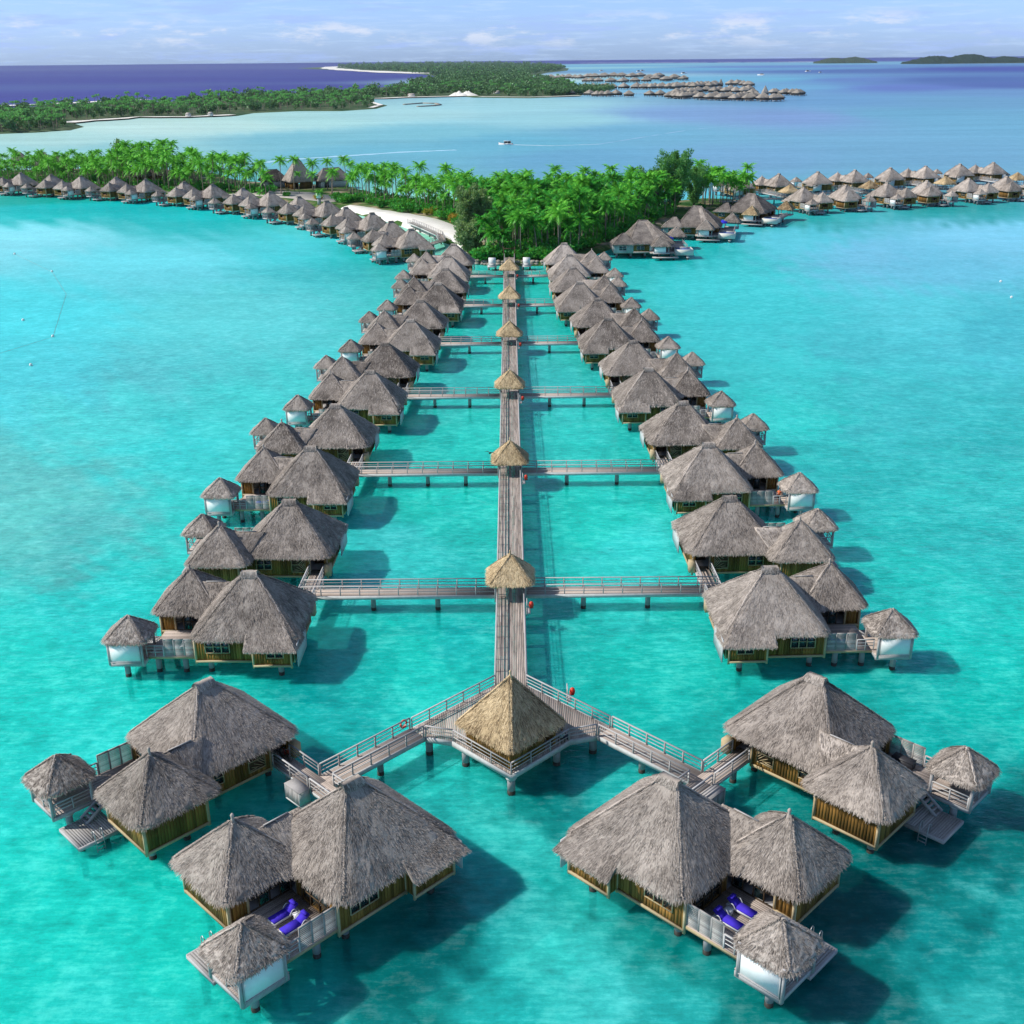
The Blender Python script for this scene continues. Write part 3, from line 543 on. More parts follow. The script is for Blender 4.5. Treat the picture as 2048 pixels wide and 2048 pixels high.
    for k in range(7):
        s = k*0.24
        mb.bar((u0_+max(0, s-0.72)+.02, 4.97, 2.85-min(s, .72)+.02), (u0_+min(s, 1.43), 4.97, 2.85-max(0, s-.71)), 0.05, 0.05, 0) if 0.1 < s else None
        mb.bar((u0_+max(0, s-0.72)+.02, 4.97, 2.87+min(s, .72)), (u0_+min(s, 1.43), 4.97, 2.87+max(0, s-.71)), 0.05, 0.05, 0) if 0.1 < s else None
    for z in (2.0, 2.85, 3.7): mb.bar((1.3, 4.96, z), (2.75, 4.96, z), 0.07, 0.07, 0)
    for x in (1.3, 2.75): mb.bar((x, 4.96, 1.95), (x, 4.96, 3.75), 0.09, 0.07, 0)
    add('woven_panel', mb, ['trim_wood', 'dark_wood'])
    # privacy wall of the bathroom and floor slabs
    mb = MB(); mb.box(-1.62, -1.54, 10.2, 14.1, 1.5, 3.75); add('white_panel', mb, ['fascia_white'])
    mb = MB(); mb.box(-0.9, 7.9, 5.1, 13.0, 1.42, 1.98); mb.box(-0.9, 2.45, 13.0, 13.85, 1.42, 1.6); mb.box(7.75, 12.5, 2.65, 7.95, 1.42, 1.98); mb.box(7.3, 8.3, 5.0, 8.7, 1.42, 1.96)
    add('floor', mb, ['grey_wood'])
    # sun deck
    mb = MB(); planks(mb, 7.97, 12.2, 8.05, 13.1, DK, 'x', 0.3 if lod else 0.16); add('deck_planks', mb, ['deck_wood'], 'stuff')
    mb = MB(); mb.box(7.95, 12.3, 12.95, 13.12, 1.72, 1.94); mb.box(7.95, 12.3, 8.05, 8.2, 1.72, 1.94); mb.box(12.15, 12.3, 8.05, 13.1, 1.72, 1.94)
    for x in (8.6, 9.9, 11.2): mb.box(x, x+.14, 8.2, 12.95, 1.74, 1.93)
    add('deck_frame', mb, ['trim_wood'])
    for i in range(3):
        s0 = 8.02+i*0.92; mb = MB(); ns = 12 if lod == 0 else 7; hh = 1.62/ns
        for k in range(ns): mb.box(s0+.04, s0+.88, 13.0, 13.03, 2.02+k*hh+.012, 2.02+(k+1)*hh-.03)
        mb.bar((s0+.02, 13.015, 1.85), (s0+.02, 13.015, 3.68), 0.06, 0.07); mb.bar((s0+.9, 13.015, 1.85), (s0+.9, 13.015, 3.68), 0.06, 0.07); mb.bar((s0, 13.015, 3.68), (s0+.92, 13.015, 3.68), 0.1, 0.06)
        add('screen_panel', mb, ['grey_wood' if 0 else 'deck_pale'])
    mb = MB(); rail(mb, (10.85, 13.05), (12.4, 13.05), step=0.8); add('deck_railing', mb, ['rail_wood'])
    # gazebo
    mb = MB(); planks(mb, 12.25, 15.45, 10.5, 13.95, DK-0.05, 'x', 0.3 if lod else 0.16); add('gazebo_planks', mb, ['deck_wood'], 'stuff')
    mb = MB(); mb.box(12.3, 15.5, 13.9, 14.02, 1.45, 1.88); mb.box(12.3, 15.5, 10.42, 10.54, 1.6, 1.88); mb.box(15.42, 15.52, 10.5, 13.9, 1.55, 1.88); mb.box(12.3, 12.4, 10.5, 13.9, 1.55, 1.88); add('gazebo_frame', mb, ['grey_wood'])
    for x, y in ((12.5, 13.95), (15.5, 13.95), (12.5, 10.6), (15.5, 10.6)):
        mb = MB(); mb.bar((x, y, 1.55), (x, y, 4.1), 0.2, 0.2); add('gazebo_post', mb, ['grey_wood'])
    mb = MB(); mb.box(12.65, 15.35, 14.03, 14.07, 1.92, 3.9); add('gazebo_screen', mb, ['screen_cloth'], subs=[('screen_frame', MB().bar((12.6, 14.08, 1.92), (15.4, 14.08, 1.92), 0.08, 0.09).bar((12.63, 14.08, 1.9), (12.63, 14.08, 3.9), 0.06, 0.06).bar((15.37, 14.08, 1.9), (15.37, 14.08, 3.9), 0.06, 0.06), ['grey_wood'], None)])
    mb = MB(); rail(mb, (12.6, 10.55), (15.35, 10.55), DK-0.05, 0.95, step=1.4); rail(mb, (15.42, 10.7), (15.42, 13.8), DK-0.05, 0.95, step=1.6); add('gazebo_railing', mb, ['grey_wood' if lod else 'rail_wood'])
    # swim platform, stair, ladder
    mb = MB(); planks(mb, 12.35, 15.25, 7.3, 10.35, 0.9, 'y', 0.3 if lod else 0.18); add('swim_platform_planks', mb, ['deck_pale'], 'stuff')
    mb = MB(); mb.box(12.3, 15.3, 7.2, 7.32, 0.62, 0.9); mb.box(12.3, 15.3, 10.3, 10.4, 0.62, 0.9); mb.box(12.22, 12.34, 7.25, 10.4, 0.62, 0.88); mb.box(15.22, 15.34, 7.25, 10.4, 0.62, 0.88); add('swim_platform_frame', mb, ['grey_wood'])
    mb = MB()
    for k in range(5): mb.box(12.25+k*0.3, 12.5+k*0.3, 9.45, 10.3, 1.78-k*0.2-.04, 1.78-k*0.2)
    mb.bar((12.2, 9.4, 1.95), (13.7, 9.4, 0.95), 0.06, 0.26); mb.bar((12.2, 10.34, 1.95), (13.7, 10.34, 0.95), 0.06, 0.26); add('stair', mb, ['grey_wood'])
    mb = MB()
    for x in (13.55, 14.15): mb.tube([(x, 7.55, 0.9), (x, 7.5, 1.55), (x, 7.28, 1.65), (x, 7.12, 1.45), (x, 7.08, 0.5), (x, 7.05, -1.3)], 0.035, 6)
    for k in range(7): mb.bar((13.55, 7.07, 0.75-k*0.3), (14.15, 7.07, 0.75-k*0.3), 0.05, 0.05)
    add('ladder', mb, ['metal_grey'])
    # entry path from the bridge end
    mb = MB(); planks(mb, -0.75, 0.75, -0.0, 5.6, DK, 'y', 0.25 if lod else 0.15); add('path_planks', mb, ['deck_wood'], 'stuff')
    mb = MB(); mb.box(-0.8, -0.7, 0.8, 5.0, 1.72, 1.94); mb.box(0.7, 0.8, 0.0, 5.0, 1.72, 1.94); add('path_beam', mb, ['fascia_white'])
    mb = MB(); rail(mb, (-0.78, 0.9), (-0.78, 4.7)); rail(mb, (0.78, 0.15), (0.78, 4.7)); add('path_railing', mb, ['rail_wood'])
    mb = MB(); mb.box(-1.5, -0.85, 4.2, 5.0, 1.9, 3.1); add('entry_cabinet', mb, ['trim_wood'])
    mb = MB(); mb.box(-0.7, 0.8, 7.2, 7.3, 2.0, 4.2); add('entry_wall', mb, ['dark_wood'])
    for x, y, tp in ((0.0, 3.9, 1.75), (0.3, 12.9, 1.5), (6.9, 12.2, 1.5), (3.6, 8.8, 1.5), (0.3, 6.4, 1.5), (6.5, 6.2, 1.5), (8.9, 3.9, 1.5), (11.7, 3.7, 1.5), (11.8, 7.2, 1.5), (9.2, 12.3, 1.7), (11.7, 12.3, 1.7), (14.3, 13.2, 1.5), (14.3, 10.95, 1.5), (13.0, 8.2, 0.7), (14.8, 8.2, 0.7)):
        add('pile', pile_mesh(tp, 0.26 if lod < 2 else 0.32), None, loc=(x, y, 0))
    SPEC[(m, lod)] = sp; return sp
def villa(O, th, m, lod, label, group):
    t = tag(empty('overwater_villa', (O[0], O[1], 0), math.radians(th)), label, 'villa', group)
    for name, me, kind, loc, subs in villa_spec(m, lod):
        p = part(t, name, me, kind)
        if loc != (0, 0, 0): p.location = loc
        for n_, me_, k_ in subs: part(p, n_, me_, k_)
    return t
# ------------------------------------------------------------------ the pier, its bridges and shelters
XC = 0.2; ROWS = [103.05+36.1*i for i in range(6)]; HUBX = [20.4, 20.6, 17.5, 14.3, 11.3, 11.0]
def in_post(parent, x, y, h=1.05): 
    if 'rp' not in PILE: 
        mb = MB(); mb.box(-.05, .05, -.05, .05, -.28, h); PILE['rp'] = mb.mesh('rail_post', ['grey_wood'])
    o = part(parent, 'rail_post', PILE['rp']); o.location = (x, y, DK); return o
def railing(parent, pts, mat='rail_wood', posts=True, step=1.95):
    for a, b_ in zip(pts[:-1], pts[1:]):
        mb = MB(); rail(mb, a, b_, post=not posts, step=step); part(parent, 'rail', mb.mesh('rail', mat))
        if posts:
            n = max(1, round(math.dist(a, b_)/step))
            for i in range(n+1): in_post(parent, a[0]+(b_[0]-a[0])*i/n, a[1]+(b_[1]-a[1])*i/n)
def pile(parent, x, y, top=1.75, r=0.26):
    o = part(parent, 'pile', pile_mesh(top, r)); o.location = (x, y, 0); return o
pier = tag(empty('pier', (XC, 84.5, 0)), 'long straight grey plank pier running between the two rows of villas to the island', 'pier')
Y0, Y1 = 0.0, 311.5-84.5
mb = MB(); rg = random.Random(3); nb = 17; w = 2.7/nb
for i in range(nb):
    y = Y0-rg.uniform(0, 3)
    while y < Y1:
        l = rg.uniform(3.2, 5.2); y2 = min(y+l, Y1); dz = rg.uniform(-.006, .006)
        mb.box(-1.35+i*w+.007, -1.35+(i+1)*w-.007, max(y, Y0), y2-.015, DK-.05+dz, DK+dz); y += l
part(pier, 'deck_planks', mb.mesh('deck_planks', 'deck_wood'), 'stuff')
mb = MB(); mb.box(-1.45, -1.36, Y0, Y1, 1.7, 2.03); mb.box(1.36, 1.45, Y0, Y1, 1.7, 2.03); mb.box(-.1, .1, Y0, Y1, 1.6, 1.93); part(pier, 'side_beam', mb.mesh('side_beam', 'fascia_white'))
ys = [y-84.5 for y in ROWS]; seg = [0.2]+sum([[y-1.3, y+1.3] for y in ys], [])+[Y1]
for sx in (-1.33, 1.33):
    for i in range(0, len(seg)-1, 2): railing(pier, [(sx, seg[i]), (sx, seg[i+1])], step=2.05)
for k in range(37): 
    for sx in (-0.9, 0.9): pile(pier, sx, 3+6.05*k)
ordn = ['nearest', 'second', 'third', 'fourth', 'fifth', 'sixth']
def span(a, b_, w, label, rails=(True, True), name='footbridge', pstep=5.7):
    """straight plank bridge from a to b"""
    a = np.array(a, float); b_ = np.array(b_, float); Ln = float(np.linalg.norm(b_-a)); th = math.atan2(*(b_-a)[::-1])
    t = tag(empty(name, (*a, 0), th), label, 'footbridge', 'plank footbridges on piles')
    mb = MB(); planks(mb, 0, Ln, -w/2, w/2, DK, 'x', 0.15, seed=int(Ln*7)); part(t, 'deck_planks', mb.mesh('deck_planks', 'deck_wood'), 'stuff')
    mb = MB(); mb.box(0, Ln, -w/2-.09, -w/2-.005, 1.62, 2.02); mb.box(0, Ln, w/2+.005, w/2+.09, 1.62, 2.02); part(t, 'side_beam', mb.mesh('side_beam', 'fascia_white'))
    for s, r in zip((-1, 1), rails):
        if r: railing(t, [(0.1, s*(w/2-.02)), (Ln-0.1, s*(w/2-.02))])
    n = max(1, round(Ln/pstep)-1)
    for i in range(n): pile(t, Ln*(i+1)/(n+1)-.6, 0)
    return t
def float_station(x, y, label):
    t = tag(empty('rescue_float_stand', (x, y, DK)), label, 'rescue float', 'red rescue floats beside the shelters')
    mb = MB(); mb.box(-.3, .1, -.6, .6, .05, .12); mb.bar((-.25, -.55, -.2), (-.25, -.55, 1.15), .08); mb.bar((-.25, .55, -.2), (-.25, .55, 1.15), .08); mb.bar((-.25, -.55, 1.1), (-.25, .55, 1.1), .08); part(t, 'frame', mb.mesh('frame', 'rail_wood'))
    mb = MB(); mb.tube([(.1, -.1, .4), (.15, -.1, .48), (.17, -.1, .75), (.15, -.1, 1.02), (.1, -.1, 1.1)], [.08, .2, .26, .2, .08], 12); part(t, 'float', mb.mesh('float', 'float_red', smooth=True))
    return t
SH = {}
for k, y in enumerate(ROWS):
    lod = 0 if k < 2 else 1
    t = tag(empty('pier_shelter', (XC, y-0.3, 0)), f'small tan thatched shelter over the pier, {ordn[k]} one beyond the big square pavilion', 'shelter', 'thatched shelters along the pier')
    dens = 62 if lod == 0 else 26
    if lod not in SH:
        SH[lod] = (ring_roof(-2.33, 2.33, -2.4, 2.4, 3.95, -.05, .05, 0, 6.2, r=0.85, step=0.25, nrow=12, dens=dens*2.6, seed=77+lod, bw=0.055 if lod == 0 else 0.09, sag=-0.05).mesh('roof', 'thatch_tan'), finial(0, 0, 6.35, 0.75).mesh('finial', 'thatch_tan'))
        mb = MB(); mb.bar((0, 0, 1.7), (0, 0, 4.2), 0.18); SH['post'] = mb.mesh('post', 'grey_wood')
    r_ = part(t, 'roof', SH[lod][0]); r_.rotation_euler.z = (k % 4)*math.pi/2 if lod else 0; part(r_, 'finial', SH[lod][1])
    for sx in (-1.5, 1.5):
        for sy in (-1.5, 1.5): o = part(t, 'post', SH['post']); o.location = (sx, sy, 0)
    float_station(XC+1.85, y-4.6, f'red rescue float on a frame at the pier edge beside the {ordn[k]} small shelter')
    for s, sn in ((-1, 'left'), (1, 'right')):
        a = (XC+s*1.45, y); b_ = (s*(HUBX[k]+0.75)+(XC if k == 0 else 0.1), y)
        span(a, b_, 1.7, f'straight footbridge to the {sn} of the {ordn[k]} small shelter on the pier')
GL, GR = 'villas of the left pier row', 'villas of the right pier row'
n_ = 0
for k, y in enumerate(ROWS):
    for s, sn, g in ((-1, 'left', GL), (1, 'right', GR)):
        for near in (True, False):
            lod = 0 if k == 0 or (k == 1 and near) else (1 if k < 5 else 2)
            m = (1 if s < 0 else -1) if near else (-1 if s < 0 else 1)
            th = 178.5 if s < 0 else 1.5
            if (k, near) in ((0, True),): th = 180-1.0 if s < 0 else 1.0
            bx = s*HUBX[k]+0.15
            villa((bx, y), th, m, lod, f'villa on the {"near" if near else "far"} side of the {ordn[k]} footbridge, {sn} of the pier', g)
# four villas at the head of the pier
GH = 'villas at the near end of the pier'
AX = 14.4; AY = 70.3
villa((XC+AX, AY), -45, -1, 0, 'nearest right villa, two purple loungers on its deck beside a small square gazebo', GH)
villa((XC+AX, AY), -45, 1, 0, 'right villa with woven entry panel and a swim platform with ladder at far right', GH)
villa((XC-AX, AY), -135, 1, 0, 'nearest left villa, two blue loungers side by side on its dark deck', GH)
villa((XC-AX, AY), -135, -1, 0, 'left villa with slatted screen, bicycle at its entry and sunlit swim platform', GH)
# arms from the big pavilion to the end villas
for s, sn in ((-1, 'left'), (1, 'right')):
    q = math.sqrt(.5); a = (XC+s*7.5, 77.2); b_ = (XC+s*(AX-0.53), AY+0.53)
    span(a, b_, 1.7, f'diagonal footbridge from the big pavilion down to the {sn} end villas')
# pavilion platform
t = plat = tag(empty('pavilion_platform', (XC, 75.4, 0)), 'diamond shaped plank platform with white edge and railing under the big tan pavilion', 'platform')
poly = [(0, 71.3), (4.65, 75.95), (6.9, 76.6), (8.1, 77.8), (1.35, 84.55), (-1.35, 84.55), (-8.1, 77.8), (-6.9, 76.6), (-4.65, 75.95)]; poly = [(x, y-75.4) for x, y in poly]
def inside(p, poly):
    x, y = p; c = False
    for i in range(len(poly)):
        x0, y0 = poly[i]; x1, y1 = poly[i-1]
        if (y0 > y) != (y1 > y) and x < (x1-x0)*(y-y0)/(y1-y0)+x0: c = not c
    return c
def xs_at(poly, x):
    r = []
    for i in range(len(poly)):
        x0, y0 = poly[i]; x1, y1 = poly[i-1]
        if (x0 > x) != (x1 > x): r.append(y0+(y1-y0)*(x-x0)/(x1-x0))
    return sorted(r)
mb = MB(); x = -8.1; w = 0.15; rg = random.Random(5)
while x < 8.05:
    m_ = xs_at(poly, x+w/2)
    ya, yb = xs_at(poly, x+.01) or m_, xs_at(poly, x+w-.01) or m_
    if len(ya) == 2 and len(yb) == 2:
        dz = rg.uniform(-.006, .006); v = [(x+.008, ya[0], DK-.05), (x+w-.008, yb[0], DK-.05), (x+w-.008, yb[1], DK-.05), (x+.008, ya[1], DK-.05)]; v += [(a, b_, DK+dz) for a, b_, _ in v]
        mb.add(v, [(3, 2, 1, 0), (4, 5, 6, 7), (0, 1, 5, 4), (1, 2, 6, 5), (2, 3, 7, 6), (3, 0, 4, 7)])
    x += w
part(t, 'deck_planks', mb.mesh('deck_planks', 'deck_wood'), 'stuff')
mb = MB()
for a, b_ in ((0, 1), (1, 2), (3, 4), (5, 6), (7, 8), (8, 0)): A, B = poly[a], poly[b_]; mb.bar((*A, 1.78), (*B, 1.78), 0.1, 0.46)
part(t, 'side_beam', mb.mesh('side_beam', 'fascia_white'))
sc = lambda p, f=0.985: (p[0]*f, p[1]*f)
railing(t, [sc(poly[i]) for i in (7, 8, 0, 1, 2)], step=1.9); railing(t, [sc(poly[3]), sc(poly[4])]); railing(t, [sc(poly[5]), sc(poly[6])])
for x, y in ((0, -3.6), (-3.6, 0.2), (3.6, 0.2), (-6.6, 1.8), (6.6, 1.8), (-3, 4.5), (3, 4.5), (0, 1)): pile(t, x, y, 1.55, 0.3)
t = tag(empty('pavilion', (XC, 75.35, 0), math.pi/4), 'big square pavilion with steep tan thatched roof and board walls on the diamond platform', 'pavilion')
h = 3.12
r_ = part(t, 'roof', ring_roof(-h, h, -h, h, 4.2, -.05, .05, 0, 8.2, r=0.55, step=0.22, nrow=20, dens=230, seed=5, bw=0.045, bl=0.38, sag=0.03).mesh('roof', 'thatch_tan')); part(r_, 'finial', finial(0, 0, 8.35, 0.8).mesh('finial', 'thatch_tan'))
hw = 2.45
for a, b_, holes in (((-hw, -hw), (hw, -hw), [(3.6, 4.7, 2.0, 3.9)]), ((-hw, hw), (-hw, -hw), []), ((hw, -hw), (hw, hw), [(1.4, 4.2, 2.9, 4.2)]), ((hw, hw), (-hw, hw), [(1.2, 3.4, 2.0, 4.2)])):
    mb = MB(); board_wall(mb, a, b_, 2.0, 4.4, holes); part(t, 'wall', mb.mesh('wall', 'wall_wood'))
mb = MB(); mb.box(h+.02, h+.95, -1.6, 2.9, 3.55, 3.62); mb.bar((h+.85, -1.5, 2), (h+.85, -1.5, 3.55), .1); mb.bar((h+.85, 2.8, 2), (h+.85, 2.8, 3.55), .1); mb.box(-1.0, 1.6, h+.02, h+.7, 3.55, 3.62); part(t, 'awning', mb.mesh('awning', 'white_paint'))
mb = MB(); mb.box(1.7, 3.9, hw+.25-5.6+2.2, hw-.8, 3.5, 3.56) if False else None
t = tag(empty('utility_cabinet', (XC+AX, AY, 0), math.radians(-45)), 'grey board cabinet hanging on the hub where the right diagonal footbridge ends', 'cabinet', 'utility cabinets')
def cabinet(t):
    mb = MB(); mb.box(.85, 1.75, -1.7, .1, 1.0, 2.15, 0); mb.box(.8, 1.8, -1.78, .18, 2.15, 2.2, 0); mb.box(.8, 1.8, -1.78, .18, .9, 1.0, 1)
    for y in (-1.72, .08): mb.box(.84, 1.8, y, y+.05, 1.0, 2.15, 1)
    part(t, 'box', mb.mesh('box', ['grey_wood', 'fascia_white']))
    mb = MB()
    for k in range(9): mb.box(1.75, 1.78, -1.62+k*.19, -1.46+k*.19, 1.05, 2.1)
    part(t, 'boards', mb.mesh('boards', 'grey_wood'), 'stuff')
cabinet(t)
t = tag(empty('utility_cabinet', (XC-AX, AY, 0), math.radians(-135)), 'white topped board cabinet on the hub where the left diagonal footbridge ends', 'cabinet', 'utility cabinets'); cabinet(t)
# ------------------------------------------------------------------ things on the decks
def lfr(O, th, m, u, v, z=DK): a = math.radians(th); x = u*math.cos(a)-m*v*math.sin(a)+O[0]; y = u*math.sin(a)+m*v*math.cos(a)+O[1]; return (x, y, z)
LG = {}
def lounger(loc, rz, cush, label):
    t = tag(empty('sun_lounger', loc, rz), label, 'sun lounger', 'sun loungers on villa decks')
    if 'b' not in LG:
        mb = MB(); mb.box(-.95, .95, -.36, .36, .18, .34)
        for x in (-.85, .85):
            for y in (-.3, .3): mb.box(x-.04, x+.04, y-.04, y+.04, 0, .18)
        LG['b'] = mb.mesh('frame', 'rattan')
        mb = MB(); mb.tube([(-.75, .42*s_, .3) if 0 else (-.8+.62*i/8, 0, .3+.34*math.sin(math.pi*i/8)) for s_ in (1,) for i in range(9)], .03, 6); LG['a'] = mb.mesh('arm', 'rattan')
    part(t, 'frame', LG['b'])
    for y in (-.4, .4): o = part(t, 'arm', LG['a']); o.location = (0, y, 0)
    key = 'c'+cush
    if key not in LG:
        mb = MB(); mb.box(-.28, .93, -.33, .33, .345, .44); v = [(-.28, -.33, .345), (-.28, .33, .345), (-.28, .33, .44), (-.28, -.33, .44), (-.95, -.31, .72), (-.95, .31, .72), (-.92, .31, .82), (-.92, -.31, .82)]
        mb.add(v, [(0, 1, 2, 3), (7, 6, 5, 4), (0, 4, 5, 1), (1, 5, 6, 2), (2, 6, 7, 3), (3, 7, 4, 0)]); mb.box(-.88, -.62, -.25, .25, .80, .88); LG[key] = mb.mesh('cushion', cush)
    part(t, 'cushion', LG[key]); return t
def side_table(loc, rz, label):
    t = tag(empty('side_table', loc, rz), label, 'side table', 'small tables between loungers')
    mb = MB(); mb.box(-.25, .25, -.25, .25, .38, .42); part(t, 'table_top', mb.mesh('table_top', 'rattan')); mb = MB(); mb.box(-.22, .22, -.22, .22, 0, .38); part(t, 'base', mb.mesh('base', 'rattan'))
VR = ((XC+AX, AY), -45, -1); VL = ((XC-AX, AY), -135, 1)
a45 = math.radians(-45); a135 = math.radians(-135)
lounger(lfr(*VR, 9.9, 9.75), a45, 'cushion_blue', 'purple lounger nearer the house wall on the deck of the nearest right villa')
lounger(lfr(*VR, 9.9, 11.25), a45, 'cushion_blue', 'purple lounger beside the white screen on the deck of the nearest right villa')
side_table(lfr(*VR, 9.4, 10.5), a45, 'small white table between the two loungers of the nearest right villa')
lounger(lfr(*VL, 9.9, 10.0), a135, 'cushion_blue', 'shaded purple lounger further from the screen, deck of the nearest left villa')
lounger(lfr(*VL, 9.95, 11.3), a135, 'cushion_blue', 'bright blue lounger beside the grey screen, deck of the nearest left villa')
side_table(lfr(*VL, 9.3, 10.65), a135, 'small white table between the two loungers of the nearest left villa')
VA = ((-20.25, ROWS[0]), 179, 1); VB = ((20.55, ROWS[0]), 1, -1); VA5 = ((20.75, ROWS[1]), 1.5, -1); VL5 = ((-20.45, ROWS[1]), 178.5, 1)
lounger(lfr(*VA, 9.9, 12.1), math.pi, 'cushion_white', 'white lounger behind the screen of the left villa before the first footbridge')
lounger(lfr(*VB, 9.4, 12.0), 0, 'cushion_blue', 'purple lounger behind the screen of the right villa before the first footbridge')
lounger(lfr(*VL5, 9.0, 11.8), math.pi, 'cushion_blue', 'blue lounger on the deck of the left villa before the second footbridge')
# person: one skinned body, clothes and hair on it
def person(loc, rz, joints, edges, rad, label, shirt, shorts, hair, clothes):
    me = bpy.data.meshes.new('body'); me.from_pydata(joints, edges, []); o = bpy.data.objects.new('person', me); COL.objects.link(o)
    me.materials.append(MATS['skin']); sk = o.modifiers.new('skin', 'SKIN'); sk.use_smooth_shade = True
    for i, r in enumerate(rad): me.skin_vertices[0].data[i].radius = (r if isinstance(r, tuple) else (r, r)); 
    me.skin_vertices[0].data[0].use_root = True
    sb = o.modifiers.new('sub', 'SUBSURF'); sb.levels = 2; sb.render_levels = 2
    o.location = loc; o.rotation_euler = (0, 0, rz); tag(o, label, 'person')
    for nm, mat, ch, rr in clothes:
        mb = MB()
        for path, r in zip(ch, rr): mb.tube(path, r, 10)
        part(o, nm, mb.mesh(nm, mat, smooth=True))
    return o
# standing man at the deck rail (pelvis first)
J = [(0, 0, .94), (0, 0, 1.12), (0, 0, 1.40), (0, 0, 1.52), (0, .01, 1.62), (0, .02, 1.74), (-.20, 0, 1.42), (-.26, .03, 1.15), (-.22, .20, .98), (-.2, .27, .97), (.20, 0, 1.42), (.27, .03, 1.15), (.22, .20, .98), (.2, .27, .97), (-.1, 0, .90), (-.12, .02, .5), (-.12, -.01, .08), (-.13, .13, .03), (.1, 0, .90), (.14, .06, .5), (.13, .02, .08), (.14, .16, .03)]
E_ = [(0, 1), (1, 2), (2, 3), (3, 4), (4, 5), (2, 6), (6, 7), (7, 8), (8, 9), (2, 10), (10, 11), (11, 12), (12, 13), (0, 14), (14, 15), (15, 16), (16, 17), (0, 18), (18, 19), (19, 20), (20, 21)]
RD = [.14, .13, .15, .06, .09, .095, .06, .045, .035, .03, .06, .045, .035, .03, .09, .06, .04, .035, .09, .06, .04, .035]
person(lfr(*VA5, 11.7, 12.4), 2.6, J, E_, RD, 'person in orange top and dark shorts standing at a deck railing beside a gazebo', 0, 0, 0,
       [('shirt', 'cloth_orange', [[(0, 0, .98), (0, 0, 1.2), (0, 0, 1.42), (0, 0, 1.49)], [(-.1, 0, 1.44), (-.24, .01, 1.25)], [(.1, 0, 1.44), (.24, .01, 1.25)]], [[.17, .165, .18, .09], [.09, .075], [.09, .075]]),
        ('shorts', 'cloth_dark', [[(-.09, 0, .97), (-.12, .02, .58)], [(.09, 0, .97), (.14, .05, .58)]], [[.13, .1], [.13, .1]]),
        ('hair', 'hair_dark', [[(0, -.03, 1.64), (0, -.03, 1.76), (0, 0, 1.84)]], [[.10, .11, .05]])])
# seated person by the big pavilion
Js = [(0, 0, .50), (0, -.03, .68), (0, -.02, .95), (0, 0, 1.06), (0, .02, 1.16), (0, .03, 1.27), (-.2, 0, .96), (-.25, .1, .72), (-.15, .32, .66), (-.1, .38, .66), (.2, 0, .96), (.25, .1, .72), (.15, .32, .66), (.1, .38, .66), (-.1, .05, .5), (-.14, .46, .5), (-.14, .48, .1), (-.14, .6, .04), (.1, .05, .5), (.14, .46, .5), (.14, .48, .1), (.14, .6, .04)]
person((XC+4.0, 75.7, DK), -0.9, Js, E_, RD, 'person in pale grey shirt sitting at the right corner of the big pavilion', 0, 0, 0,
       [('shirt', 'cloth_grey', [[(0, -.01, .52), (0, -.03, .75), (0, -.02, .97), (0, 0, 1.04)], [(-.1, 0, .98), (-.25, .08, .76)], [(.1, 0, .98), (.25, .08, .76)]], [[.17, .165, .18, .09], [.09, .07], [.09, .07]]),
        ('trousers', 'cloth_dark', [[(-.09, 0, .5), (-.14, .46, .5), (-.14, .49, .14)], [(.09, 0, .5), (.14, .46, .5), (.14, .49, .14)]], [[.13, .1, .07], [.13, .1, .07]]),
        ('hair', 'hair_dark', [[(0, -.01, 1.17), (0, -.01, 1.29), (0, .02, 1.37)]], [[.10, .11, .05]])])
t = tag(empty('stool', (XC+4.0, 75.7, DK), -0.9), 'low wooden stool under the seated person at the big pavilion', 'stool')
mb = MB(); mb.box(-.22, .22, -.2, .2, .36, .41); part(t, 'seat', mb.mesh('seat', 'dark_wood'))
for x in (-.18, .18):
    for y in (-.16, .16): mb = MB(); mb.box(x-.02, x+.02, y-.02, y+.02, 0, .36); part(t, 'leg', mb.mesh('leg', 'dark_wood'))
def ring_pts(r, n, cx, cz, y): return [(cx+r*math.cos(2*math.pi*i/n), y, cz+r*math.sin(2*math.pi*i/n)) for i in range(n+1)]
def bicycle(loc, rz, label, col='bike_red'):
    t = tag(empty('bicycle', loc, rz), label, 'bicycle', 'bicycles at villa entries')
    for x in (-.52, .52):
        w_ = part(t, 'wheel', (lambda m_: (m_.tube(ring_pts(.33, 20, x, .34, 0), .022, 6, cap=False), m_)[1])(MB()).mesh('wheel', 'rubber'))
        mb = MB()
        for k in range(8): a = math.pi*k/8; mb.bar((x+.31*math.cos(a), 0, .34+.31*math.sin(a)), (x-.31*math.cos(a), 0, .34-.31*math.sin(a)), .008)
        part(w_, 'spokes', mb.mesh('spokes', 'metal_grey'))
    mb = MB()
    for a, b_ in (((-.52, 0, .34), (-.1, 0, .3)), ((-.1, 0, .3), (.38, 0, .78)), ((-.1, 0, .3), (-.22, 0, .82)), ((-.52, 0, .34), (-.2, 0, .75)), ((-.2, 0, .72), (.36, 0, .84)), ((.52, 0, .34), (.36, 0, .95))): mb.tube([a, b_], .02, 6)
    part(t, 'frame', mb.mesh('frame', col))
    mb = MB(); mb.tube([(.25, -.28, 1.0), (.36, -.12, 1.02), (.36, .12, 1.02), (.25, .28, 1.0)], .016, 6); part(t, 'handlebar', mb.mesh('handlebar', 'metal_grey'))
    mb = MB(); mb.box(-.34, -.1, -.07, .07, .84, .9); part(t, 'saddle', mb.mesh('saddle', 'rubber'))
V3 = ((XC-AX, AY), -135, -1); V4 = ((XC+AX, AY), -45, 1)
bicycle(lfr(*V3, -.35, 4.6), math.radians(-45), 'red bicycle parked at the entry of the left end villa')
